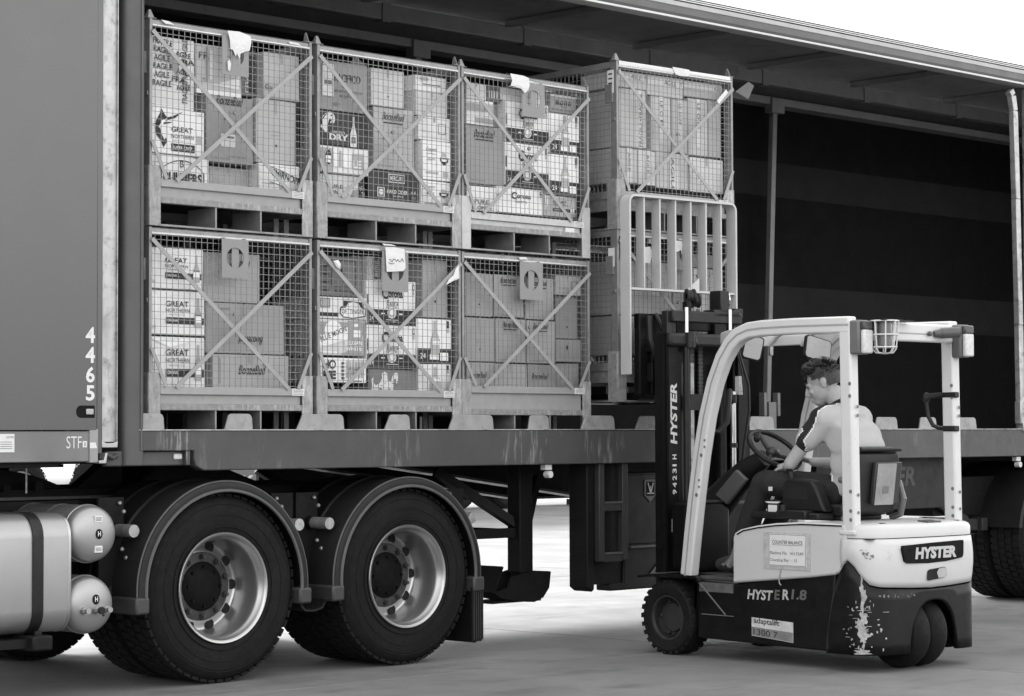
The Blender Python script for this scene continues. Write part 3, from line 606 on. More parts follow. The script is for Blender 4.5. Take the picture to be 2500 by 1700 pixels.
def make_cage(label, loc, rz=0.0, w_=1.127, hbar=1.078, zb=.252, light=False, tagx=.47, tagw=.185, tagh=.215, strip=True, cones=True, note=None, open_pocket=.125, tag_on=True, group='steel mesh cages on the trailer'):
    e = thing('mesh_cage', label, 'cage', loc, rz, group, local=True)
    D = CAGE_D
    mleg = M_ZINC if not light else mat('pale_cage_steel', .40, .45, .3, var=.15, scale=14, dirt=.2, dirt_v=.18, dscale=24)
    def P(b, name, m, **k): return b.build(name, m, e, **k)
    # corner posts with wide lower legs and pointed locators
    for sx in (0, 1):
        for sy in (0, 1):
            xo = 0 if sx == 0 else w_; yo = 0 if sy == 0 else D; dx = 1 if sx == 0 else -1; dy = 1 if sy == 0 else -1
            b = MB(); xs = sorted((xo, xo+dx*.019)); ys = sorted((yo, yo+dy*.055)); b.box(xs[0], xs[1], ys[0], ys[1], .30, hbar+.03)
            post = P(b, 'corner_post', M_ZINC, bevel=.002, seg=1)
            b = MB(); xs = sorted((xo-dx*.004, xo+dx*.074)); ys = sorted((yo-dy*.004, yo+dy*.004)); b.box(xs[0], xs[1], ys[0], ys[1], .0, .325)
            xs = sorted((xo-dx*.004, xo+dx*.004)); ys = sorted((yo+dy*.004, yo+dy*.09)); b.box(xs[0], xs[1], ys[0], ys[1], .0, .325)
            b.build('leg', mat('cage_leg_worn', .27, .55, .25, var=.3, scale=18, dirt=.45, dirt_v=.12, dscale=26, bump=.3, streak=(1.2, .42, 45, 12)) if not light else mleg, post, bevel=.003, seg=1)
            if cones:
                zt = hbar+.03; b = MB(); xc = xo+dx*.018; yc = yo+dy*.03
                b.box(xc-.028, xc+.028, yc-.03, yc+.03, zt, zt+.006)
                if sx == 0:
                    n = 8; base = [(xc-.021+.0, yc-.02, zt+.006), (xc+.021, yc-.02, zt+.006), (xc+.021, yc+.022, zt+.006), (xc-.021, yc+.022, zt+.006)]; top = [(xc-.007,yc-.006,zt+.052),(xc+.007,yc-.006,zt+.052),(xc+.007,yc+.006,zt+.052),(xc-.007,yc+.006,zt+.052)]
                    b.hexa(base+top)
                else:
                    b.prism([(xc-.003, yc-.026, zt+.006), (xc-.003, yc+.026, zt+.006), (xc-.003, yc+.012, zt+.06), (xc-.003, yc-.002, zt+.06)], (.005,0,0))
                b.build('stacking_cone', M_ZINC, post, bevel=.004)
    # top rails
    for y, sgn in ((.006, 1), (D-.006, -1)):
        b = MB(); b.box(.02, w_-.02, min(y, y+sgn*.003), max(y, y+sgn*.003), hbar+.002, hbar+.028); b.box(.02, w_-.02, min(y,y+sgn*.035), max(y,y+sgn*.035), hbar+.024, hbar+.027); tr = P(b, 'top_rail', M_ZINC)
        b = MB(); b.cyl((.018, y+.002*sgn, hbar-.004), (w_-.018, y+.002*sgn, hbar-.004), .0095, 10); b.build('rail_bead', M_TUBE, tr)
    for x in (.006, w_-.006):
        b = MB(); b.box(x-.003, x+.003, .05, D-.05, hbar-.012, hbar+.028); P(b, 'top_rail', M_ZINC)
    # base: rail, recessed panel, ledge, fork pocket dividers, foot strip, floor
    for y, sgn in ((0, 1), (D, -1)):
        def yb(a, c): return (min(y+sgn*a, y+sgn*c), max(y+sgn*a, y+sgn*c))
        b = MB(); b.box(.074, w_-.074, *yb(-.004,.04), zb-.042, zb); P(b, 'base_rail', M_BAR if not light else mleg, bevel=.003)
        b = MB(); b.box(.074, w_-.074, *yb(.014,.03), open_pocket+.035, zb-.042); P(b, 'base_panel', M_BAR if not light else mleg)
        b = MB(); b.box(.074, w_-.074, *yb(-.002,.04), open_pocket, open_pocket+.034); P(b, 'base_ledge', M_ZINCD, bevel=.003)
        b = MB(); b.box(.07, w_-.07, *yb(.0,.03), .0, .012); P(b, 'foot_strip', M_ZINC, bevel=.002, seg=1)
        for fx in (.395, .672):
            xx = fx*w_; b = MB(); b.box(xx-.005, xx+.005, *yb(.0,.25), .012, open_pocket); P(b, 'pocket_divider', M_ZINC)
    for x, sgn in ((0, 1), (w_, -1)):
        xs = sorted((x+sgn*.0, x+sgn*.035)); b = MB(); b.box(xs[0], xs[1], .09, D-.09, zb-.05, zb); P(b, 'base_rail', M_ZINC)
        b = MB(); b.box(xs[0], xs[1], .09, D-.09, open_pocket, open_pocket+.035); P(b, 'base_ledge', M_ZINC)
        b = MB(); b.box(xs[0]+.008, xs[1]-.008, .09, D-.09, open_pocket+.035, zb-.05); P(b, 'base_panel', M_ZINCD)
        for yy in (.30, .78):
            b = MB(); b.box(xs[0], xs[1], yy, yy+.012, .0, open_pocket); P(b, 'pocket_divider', M_ZINC)
        b = MB(); b.box(xs[0], xs[1], .09, D-.09, .0, .012); P(b, 'foot_strip', M_ZINC)
    b = MB(); b.box(.03, w_-.03, .03, D-.03, .205, .222); P(b, 'cage_floor', M_INT)
    # braces: big X in front and on the back, short ones at the feet, mesh panels
    for y in (-.010, D+.010):
        sg = -1 if y < 0 else 1
        b = MB(); b.bar((.012, y, hbar-.035), (w_*.845, y, zb-.004), .024, .004); P(b, 'brace', M_BAR)
        b = MB(); b.bar((w_-.012, y+sg*.006, hbar-.05), (w_*.150, y+sg*.006, zb-.004), .024, .004); P(b, 'brace', M_BAR)
        b = MB(); b.bar((.012, y, .455), (w_*.095, y, zb), .022, .004); P(b, 'brace', M_BAR)
        b = MB(); b.bar((w_-.012, y, .455), (w_*.905, y, zb), .022, .004); P(b, 'brace', M_BAR)
    b = MB(); b.cyl((w_*.500, -.022, .655), (w_*.500, -.008, .655), .011, 8); P(b, 'brace_bolt', M_ZINCD)
    key = (w_, zb, hbar)
    wm = wires(w_, zb, hbar-.004); o = P(wm, 'wire_panel', M_WIRE, smooth=False); o.location = (0, .004, 0)
    o2 = o.copy(); COL.objects.link(o2); o2.location = (0, D-.004, 0)
    ws = wires(D, zb, hbar-.004); o3 = P(ws, 'wire_panel', M_WIRE, smooth=False); o3.rotation_euler = (0,0,R(90)); o3.location = (.012, 0, 0)
    o4 = o3.copy(); COL.objects.link(o4); o4.location = (w_-.008, 0, 0)
    # side clips, id label, tag plate
    b = MB(); b.box(w_-.012, w_+.006, .012, .05, .72, .74); b.box(-.006,.012,.012,.05,.70,.725); b.box(-.012, .004, .03, .10, .82, .94); P(b, 'side_clip', M_ZINC, bevel=.003)
    b = MB(); b.box(w_*.868, w_*.945, -.0062, -.004, zb-.040, zb-.002); lb = P(b, 'id_label', M_PRINTL)
    b = MB()
    for k in range(4): b.box(w_*.874, w_*.939, -.0068, -.0063, zb-.034+.008*k, zb-.031+.008*k)
    b.build('label_print', M_PRINTG, lb)
    if tag_on:
        b = tag_plate_mesh(tagw, tagh, tagw*.325, tagh*.265); tp_ = P(b, 'tag_plate', M_TAG, smooth=False); tp_.location = (tagx, -.020, hbar-.008-tagh)
        b = MB(); b.box(tagw*.40, tagw*.66, .006, .009, tagh*.10, tagh*.98); b.build('tag_strip', M_TAG, tp_, local=True)
        b = MB()
        for fx in (.12,.88): b.box(tagw*fx-.006, tagw*fx+.006, .003, .018, tagh-.012, tagh+.006)
        b.build('tag_hook', M_TAG, tp_, local=True)
    return e
def crumple(pts, y, name, e, th=.0015, amp=.006, m=None):
    """torn paper sheet: outline with a slightly crumpled surface"""
    b = MB(); n = len(pts); cx = sum(p[0] for p in pts)/n; cz = sum(p[1] for p in pts)/n
    mid = [((p[0]+cx)/2, (p[1]+cz)/2) for p in pts]
    v = [(x, y-random.uniform(0, amp), z) for x, z in pts]+[(x, y-random.uniform(.002, amp*1.4), z) for x, z in mid]+[(cx, y-amp, cz)]
    f = []
    for i in range(n):
        j = (i+1) % n; f += [(i, j, j+n, i+n), (i+n, j+n, 2*n)]
    vb = [(a, c+th, d) for a, c, d in v]; k = len(v)
    b.add(v+vb, f+[tuple(q+k for q in reversed(t)) for t in f]+[(i, i+k, (i+1)%n+k, (i+1)%n) for i in range(n)])
    return b.build(name, m or M_PAPER, e, ang=20)
ZL, ZU = 1.36, 2.472
CG = {}
CG['a'] = make_cage('upper left mesh cage with a torn white paper on its tag plate', (0,0,ZU), hbar=1.084, zb=.255)
CG['b'] = make_cage('lower left mesh cage holding a stack of three white beer cartons', (0,0,ZL), hbar=1.076, cones=False)
CG['c'] = make_cage('upper middle mesh cage with no tag plate, holding the black horse head carton', (1.167,0,ZU), hbar=1.082, zb=.252, tag_on=False)
CG['d'] = make_cage('lower middle mesh cage with a handwritten white note over its tag plate', (1.167,0,ZL), hbar=1.072, cones=False, tagx=.475, tagw=.205, tagh=.235)
CG['e'] = make_cage('upper third mesh cage with pale base legs and paper folded over its top rail', (2.304,0,ZU), hbar=1.078, zb=.232, light=True, tagx=.50, tagw=.20, tagh=.215)
CG['f'] = make_cage('lower third mesh cage filled with neat layers of script lettered cartons', (2.304,0,ZL), hbar=1.068, zb=.284, cones=False, tagx=.475, tagw=.20, tagh=.235, open_pocket=.108)
O4 = Vector((3.58793, -.09614, 0)); RZ4 = R(-3.5)
CG['g'] = make_cage('top mesh cage of the stack lifted by the forklift, set apart from the row', (O4.x,O4.y,2.665), RZ4, w_=1.09, hbar=1.060, tag_on=False)
CG['h'] = make_cage('bottom mesh cage of the lifted stack, right behind the load backrest', (O4.x,O4.y,1.555), RZ4, w_=1.09, hbar=1.078, cones=False, tagx=.52, tagw=.15, tagh=.2)
e = CG['a']
crumple([(.50,1.103),(.58,1.107),(.66,1.092),(.665,1.06),(.655,1.01),(.62,1.0),(.59,.985),(.585,.955),(.565,.985),(.555,.965),(.54,1.0),(.52,1.005),(.515,1.05)], -.028, 'torn_paper', e)
crumple([(.50,.93),(.515,.945),(.525,.92),(.52,.88),(.505,.885)], -.026, 'torn_paper', e)
crumple([(.07,1.112),(.12,1.11),(.16,1.095),(.10,1.093)], -.004, 'torn_paper', e, amp=.003)
crumple([(.95,1.100),(1.02,1.098),(1.04,1.086),(.96,1.088)], -.004, 'torn_paper', e, amp=.003)
e = CG['d']
nt_ = crumple([(.492,1.085),(.56,1.088),(.640,1.082),(.650,.97),(.630,.952),(.56,.945),(.50,.942)], -.028, 'paper_note', e, amp=.004)
b = MB(); b.tube([(.515+.0115*k, -.0352, 1.012+.010*math.sin(k*2.3)+.004*math.sin(k*5.1)) for k in range(11)], .0016, 5); b.tube([(.512,-.0352,.995),(.54,-.0352,.989),(.556,-.0352,.993)], .0016, 5); b.build('handwriting', M_PRINT, nt_)
crumple([(.488,1.108),(.56,1.106),(.60,1.098),(.50,1.097)], -.004, 'torn_paper', e, amp=.003)
crumple([(.10,.985),(.135,.992),(.155,.97),(.15,.94),(.125,.95)], -.022, 'torn_paper', e)
crumple([(1.06,.985),(1.085,1.01),(1.088,.93),(1.03,.91),(.975,.885),(1.0,.92),(1.04,.945)], -.024, 'torn_paper', e)
e = CG['e']
crumple([(.385,1.106),(.50,1.104),(.545,1.095),(.555,1.05),(.545,1.02),(.51,.995),(.48,1.02),(.43,1.03),(.385,1.03),(.40,1.065)], -.030, 'torn_paper', e)
crumple([(.55,1.085),(.62,1.082),(.60,1.07),(.555,1.07)], -.006, 'torn_paper', e, amp=.003)
b = MB(); b.box(.905,.985,-.001,.012,.135,.185); b.build('panel_patch', M_PRINTL, e)
e = CG['f']
crumple([(.48,1.085),(.54,1.09),(.56,1.075),(.49,1.072)], -.006, 'torn_paper', e, amp=.003)
e = CG['g']
crumple([(.02,1.09),(.2,1.09),(.5,1.088),(.8,1.088),(1.06,1.088),(1.06,1.064),(.8,1.062),(.5,1.058),(.25,1.062),(.02,1.062)], -.003, 'taped_paper', e, amp=.004)
crumple([(.50,1.098),(.58,1.096),(.66,1.094),(.655,1.05),(.58,1.045),(.53,1.052)], -.010, 'torn_paper', e, amp=.004)
b = MB(); b.bar((1.005,-.026,.985),(.915,-.026,.90),.026,.006); b.build('brace_tape', M_PRINTL, e)
b = MB(); b.box(-.010,-.006,.02,.075,.88,1.03); sl = b.build('side_label', M_PRINTL, e)
b = MB(); 
for k in range(4): b.box(-.0106,-.0101,.03,.065,.91+.03*k,.92+.03*k)
b.build('label_print', M_PRINT, sl)
e = CG['h']
b = MB(); b.box(-.010,-.006,.02,.075,.87,.99); sl = b.build('side_label', M_PRINTL, e)
b = MB(); b.box(-.0106,-.0101,.03,.065,.90,.93); b.build('label_print', M_PRINT, sl)
crumple([(.20,1.0),(.27,1.01),(.29,.97),(.27,.90),(.20,.905)], -.022, 'torn_paper', e)
crumple([(.50,1.06),(.58,1.06),(.585,1.0),(.56,.97),(.545,1.0),(.51,.985)], -.028, 'torn_paper', e)

# ------------------------------------------------------------------ cartons
CARTONS = [
('A1','a',0.048,0.340,0.649,1.036,0.06,'fragile_wrap',0.52,'pale carton wrapped all over in warning tape in the upper left cage'),
('A2','a',0.396,0.709,0.767,1.040,0.12,'fr',0.46,'pale shrink-wrapped carton at the top of the upper left cage, half behind the tag plate'),
('A3','a',0.717,0.829,0.784,1.040,0.13,'fragile_v',0.13,'dark narrow carton with upright warning tape, top of the upper left cage'),
('A4','a',0.833,1.092,0.777,1.040,0.07,'gu',0.44,'plain pale carton with two letters low on it, top right of the upper left cage'),
('A5','a',0.041,0.400,0.401,0.646,0.05,'marlin',0.62,'white beer carton printed with a leaping fish emblem'),
('A6','a',0.443,0.776,0.389,0.764,0.09,'booze_label',0.27,'grey cardboard carton with script lettering and a paper label, centre of the upper left cage'),
('A7','a',0.786,1.070,0.411,0.774,0.08,'dot',0.42,'tall plain carton with one small dark dot, right of centre in the upper left cage'),
('A8','a',0.049,0.439,0.235,0.397,0.06,'bulmers',0.60,'low white cider carton under the fish carton in the upper left cage'),
('A9','a',0.518,0.797,0.235,0.377,0.16,'plain',0.40,'low plain carton at the bottom middle of the upper left cage'),
('A10','a',0.801,1.092,0.235,0.408,0.07,'smirnoff',0.62,'white carton with lettering on a tilted arch, bottom right of the upper left cage'),
('B1','b',0.051,0.401,0.783,1.003,0.06,'northern',0.60,'topmost of the three white beer cartons stacked in the lower left cage'),
('B2','b',0.052,0.415,0.534,0.772,0.06,'northern',0.60,'middle of the three white beer cartons stacked in the lower left cage'),
('B3','b',0.053,0.416,0.235,0.523,0.06,'northern_wrap',0.55,'bottom one of the three white beer cartons stacked in the lower left cage'),
('B4','b',0.459,0.852,0.729,1.004,0.13,'booze_up',0.36,'cardboard carton behind the tag plate of the lower left cage'),
('B5','b',0.451,1.006,0.444,0.722,0.10,'booze_inv',0.30,'wide cardboard carton with its script lettering upside down'),
('B6','b',0.489,1.031,0.235,0.438,0.09,'booze_mid',0.36,'wide low cardboard carton at the floor of the lower left cage'),
('C1','c',0.069,0.428,0.753,1.040,0.06,'pacif',0.26,'grey carton with open flaps and a white label in the upper middle cage'),
('C2','c',0.481,0.737,0.818,1.040,0.08,'dot',0.46,'plain pale carton at the top centre of the upper middle cage'),
('C3','c',0.745,0.835,0.840,1.034,0.18,'plain',0.38,'narrow pale carton set back near the top of the upper middle cage'),
('C4','c',0.842,1.092,0.947,1.040,0.09,'slot',0.66,'white carton with a cut slot, top right of the upper middle cage'),
('C5','c',0.836,1.092,0.795,0.944,0.08,'plain',0.50,'pale carton second from the top in the right column of the upper middle cage'),
('C6','c',0.837,1.092,0.648,0.789,0.06,'frame',0.58,'white carton printed with a small square frame in the upper middle cage'),
('C7','c',0.060,0.419,0.549,0.747,0.05,'dry',0.02,'black carton printed with a white horse head and a bottle'),
('C8','c',0.505,0.828,0.445,0.815,0.09,'booze_top',0.40,'tall cardboard carton with script lettering in the centre of the upper middle cage'),
('C9','c',0.068,0.440,0.393,0.546,0.06,'le',0.62,'white carton with a round emblem at its left, below the black horse head carton'),
('C10','c',0.085,0.381,0.235,0.386,0.08,'pure',0.50,'pale carton at the bottom left of the upper middle cage'),
('C11','c',0.393,0.439,0.235,0.390,0.09,'nx',0.02,'narrow black carton end with slanted letters at the bottom of the upper middle cage'),
('C12','c',0.443,0.840,0.235,0.436,0.06,'mercury',0.02,'black cider carton with a white square label at the bottom of the upper middle cage'),
('C13','c',0.858,1.090,0.407,0.642,0.05,'light',0.66,'tall white carton with a bowl emblem, right column of the upper middle cage'),
('C14','c',0.844,1.090,0.235,0.402,0.05,'light',0.66,'low white carton with a bowl emblem at the bottom right of the upper middle cage'),
('D1','d',0.071,0.391,0.791,1.024,0.07,'stripes',0.15,'dark grey carton at the top left of the lower middle cage'),
('D2','d',0.400,0.478,0.815,1.040,0.16,'plain',0.30,'thin grey carton edge behind the dark carton of the lower middle cage'),
('D3','d',0.485,0.611,0.903,1.040,0.12,'barcode',0.60,'white carton with a tall framed bar strip beside the tag plate'),
('D4','d',0.426,0.808,0.639,0.896,0.06,'corona',0.66,'upper of two black and white crest cartons in the lower middle cage'),
('D5','d',0.883,1.092,0.694,1.040,0.08,'dot',0.33,'tall plain carton at the top right of the lower middle cage'),
('D6','d',0.062,0.420,0.660,0.786,0.06,'emblem',0.62,'low white carton with a barcode and an ornate emblem in the lower middle cage'),
('D7','d',0.062,0.404,0.449,0.655,0.06,'moon',0.50,'carton with a moon disc and slanted lettering in the lower middle cage'),
('D8','d',0.426,0.808,0.378,0.634,0.06,'corona',0.66,'lower of two black and white crest cartons in the lower middle cage'),
('D9','d',0.812,1.090,0.418,0.684,0.05,'bottle',0.66,'black and white carton with a whole bottle picture in the lower middle cage'),
('D10','d',0.068,0.422,0.291,0.435,0.06,'home',0.66,'white carton with big broken block letters at the bottom left of the lower middle cage'),
('D11','d',0.445,0.817,0.235,0.373,0.06,'horse',0.17,'grey carton printed with a pale horse and rider in the lower middle cage'),
('D12','d',0.821,1.086,0.235,0.413,0.05,'bottle_low',0.60,'white carton with a cropped bottle picture at the bottom right of the lower middle cage'),
('E1','e',0.117,0.285,0.938,1.040,0.08,'plain',0.48,'pale carton in the top left corner of the upper third cage'),
('E2','e',0.098,0.329,0.778,0.932,0.06,'bands',0.58,'white carton with soft grey bands in the upper third cage'),
('E3','e',0.308,0.422,0.939,1.040,0.10,'smalltext',0.12,'small dark carton with pale lettering, top of the upper third cage'),
('E4','e',0.423,0.814,0.963,1.040,0.09,'plain',0.55,'white carton behind the tag plate of the upper third cage'),
('E5','e',0.401,0.432,0.789,0.936,0.13,'plain',0.22,'narrow grey carton edge beside the white banded carton'),
('E6','e',0.436,0.811,0.700,0.956,0.06,'corona',0.66,'black and white crest carton behind the tag plate of the upper third cage'),
('E7','e',0.851,1.092,0.928,1.040,0.08,'frothy',0.30,'grey carton with heavy block lettering in the upper third cage'),
('E8','e',0.812,1.087,0.660,0.917,0.05,'bottle',0.66,'upper one of two bottle picture cartons in the upper third cage'),
('E9','e',0.103,0.423,0.417,0.776,0.07,'booze_top',0.28,'tall grey script lettered carton at the left of the upper third cage'),
('E10','e',0.427,0.810,0.429,0.695,0.06,'corona',0.66,'black and white crest carton at the brace crossing of the upper third cage'),
('E11','e',0.810,1.085,0.398,0.654,0.05,'bottle',0.66,'lower one of two bottle picture cartons in the upper third cage'),
('E12','e',0.099,0.351,0.248,0.400,0.06,'pure2',0.62,'white carton with two rows of block letters low in the upper third cage'),
('E13','e',0.355,0.760,0.255,0.414,0.06,'corona_plain',0.66,'all white beer carton with blackletter print at the bottom of the upper third cage'),
('E14','e',0.778,1.078,0.259,0.393,0.07,'great',0.45,'grey and white carton at the bottom right of the upper third cage'),
('F1','f',0.080,0.317,0.712,0.978,0.06,'dot',0.28,'plain carton at the left of the top layer in the lower third cage'),
('F2','f',0.331,0.585,0.716,0.978,0.06,'booze_top',0.29,'script lettered carton left of the tag plate in the lower third cage'),
('F3','f',0.607,0.858,0.710,0.973,0.06,'booze_top',0.29,'script lettered carton right of the tag plate in the lower third cage'),
('F4','f',0.862,1.092,0.872,0.995,0.05,'frame',0.30,'short carton with a square frame in the lower third cage'),
('F5','f',0.899,1.092,0.597,0.869,0.08,'dot',0.20,'darker plain carton under the short framed carton in the lower third cage'),
('F6','f',0.079,0.330,0.436,0.705,0.06,'dot',0.28,'plain carton at the left of the middle layer in the lower third cage'),
('F7','f',0.347,0.602,0.434,0.706,0.06,'booze_top',0.29,'script lettered carton left of the brace crossing in the lower third cage'),
('F8','f',0.613,0.867,0.434,0.702,0.06,'booze_top',0.29,'script lettered carton right of the brace crossing in the lower third cage'),
('F9','f',0.871,1.092,0.449,0.590,0.05,'drop',0.22,'grey carton with a dark drop shaped mark in the lower third cage'),
('F10','f',0.085,0.329,0.265,0.429,0.06,'booze_mid2',0.29,'script lettered carton in the bottom left corner of the lower third cage'),
('F11','f',0.336,0.615,0.265,0.426,0.06,'plain',0.31,'plain carton in the middle of the bottom layer in the lower third cage'),
('F12','f',0.623,0.873,0.265,0.426,0.06,'booze_mid2',0.24,'darker script lettered carton in the bottom layer of the lower third cage'),
('F13','f',0.890,1.092,0.265,0.439,0.07,'plain',0.24,'plain carton in the bottom right corner of the lower third cage'),
('G1','g',0.061,0.330,0.934,1.040,0.06,'agile',0.42,'carton with a band of printed tape at the top left of the raised cage'),
('G2','g',0.337,0.670,0.907,1.040,0.06,'agile',0.45,'carton with a band of printed tape at the top middle of the raised cage'),
('G3','g',0.688,1.055,0.934,1.039,0.07,'agile_r',0.38,'flat carton with a scrap of printed tape at the top right of the raised cage'),
('G4','g',0.091,0.333,0.552,0.930,0.07,'tape_v',0.44,'tall carton with an upright strip of printed tape in the raised cage'),
('G5','g',0.373,0.552,0.540,0.904,0.06,'tape_v2',0.45,'tall narrow carton with pale tape, second in the middle layer of the raised cage'),
('G6','g',0.570,0.721,0.550,0.904,0.07,'tape_v2',0.40,'tall narrow carton behind the brace crossing of the raised cage'),
('G7','g',0.722,0.903,0.541,0.921,0.06,'tape_v2',0.44,'tall carton with a rectangular cut outline, fourth in the middle layer of the raised cage'),
('G8','g',0.932,1.055,0.547,0.931,0.08,'plain',0.36,'plain tall carton at the right of the middle layer of the raised cage'),
('G9','g',0.079,0.243,0.316,0.540,0.06,'tape_v3',0.45,'first carton from the left in the bottom layer of the raised cage'),
('G10','g',0.250,0.412,0.312,0.537,0.06,'tape_v3',0.46,'second carton from the left in the bottom layer of the raised cage'),
('G11','g',0.419,0.719,0.301,0.537,0.06,'tape_v3',0.45,'third carton from the left in the bottom layer of the raised cage'),
('G12','g',0.731,1.055,0.297,0.528,0.06,'plain',0.47,'plain carton at the right end of the bottom layer of the raised cage'),
('H1','h',0.093,0.574,0.570,0.919,0.08,'plain',0.36,'pale carton behind the left bars of the load backrest'),
('H2','h',0.601,1.055,0.905,0.993,0.09,'plain',0.24,'low grey carton at the top right of the cage behind the load backrest'),
('H3','h',0.579,1.055,0.585,0.897,0.07,'tape_v3',0.38,'carton with an upright tape strip behind the right bars of the load backrest'),
('H4','h',0.081,0.561,0.307,0.558,0.07,'plain',0.30,'plain carton low in the cage behind the load backrest'),
('H5','h',0.577,1.055,0.301,0.574,0.07,'plain',0.33,'plain carton low at the right of the cage behind the load backrest'),
]

def carton_mat(t): return mat('carton_board_%02d' % int(round(t*100)), t, .75 if t > .1 else .5, var=.07, scale=7, lvar=.08, bump=.12, bscale=14)
class Face:
    """front face of a carton, fractions 0..1; layers stand 0.8 mm proud of each other"""
    def __init__(s, x0, x1, z0, z1, y): s.x0, s.w, s.z0, s.h, s.y = x0, x1-x0, z0, z1-z0, y
    def p(s, fx, fz, l=1): return (s.x0+s.w*fx, s.y-.0030-.0008*l, s.z0+s.h*fz)
    def rect(s, b, a, c, d, e, l=1): b.poly([s.p(a,d,l), s.p(c,d,l), s.p(c,e,l), s.p(a,e,l)])
    def frame(s, b, a, c, d, e, t, l=1):
        tz = t*s.w/s.h
        s.rect(b,a,c,d,d+tz,l); s.rect(b,a,c,e-tz,e,l); s.rect(b,a,a+t,d+tz,e-tz,l); s.rect(b,c-t,c,d+tz,e-tz,l)
    def poly(s, b, pts, l=1): b.poly([s.p(x, z, l) for x, z in pts])
    def ell(s, b, cx, cz, rx, rz, l=1, n=20): s.poly(b, [(cx+rx*math.cos(2*math.pi*k/n), cz+rz*math.sin(2*math.pi*k/n)) for k in range(n)], l)
    def text(s, b, body, fx, fz, fw=None, fh=None, l=1, rot=0.0, **k):
        r_ = Vector((math.cos(rot),0,math.sin(rot))); u_ = Vector((-math.sin(rot),0,math.cos(rot)))
        b.text(body, s.p(fx, fz, l), r_, u_, h=fh*s.h if fh else None, w_=fw*s.w if fw else None, **k)
def bottle(F, b, cx, z0, z1, wd, l=1):
    h = z1-z0
    prof = [(.28,1),(.28,.78),(.34,.68),(.75,.52),(.95,.42),(1,.34),(1,.05),(.9,0)]
    F.poly(b, [(cx-wd/2*a, z0+h*c) for a, c in prof]+[(cx+wd/2*a, z0+h*c) for a, c in reversed(prof)], l)
def script(F, b, fx, fz, fw, rot=0.0, line=True):
    F.text(b, 'BoozeBud', fx, fz, fw=fw, fh=fw*F.w/F.h*.27, shear=.38, bold=.012, rot=rot)
    if line and rot == 0: F.rect(b, fx+.02, fx+fw*.92, fz-fw*F.w/F.h*.10, fz-fw*F.w/F.h*.06)
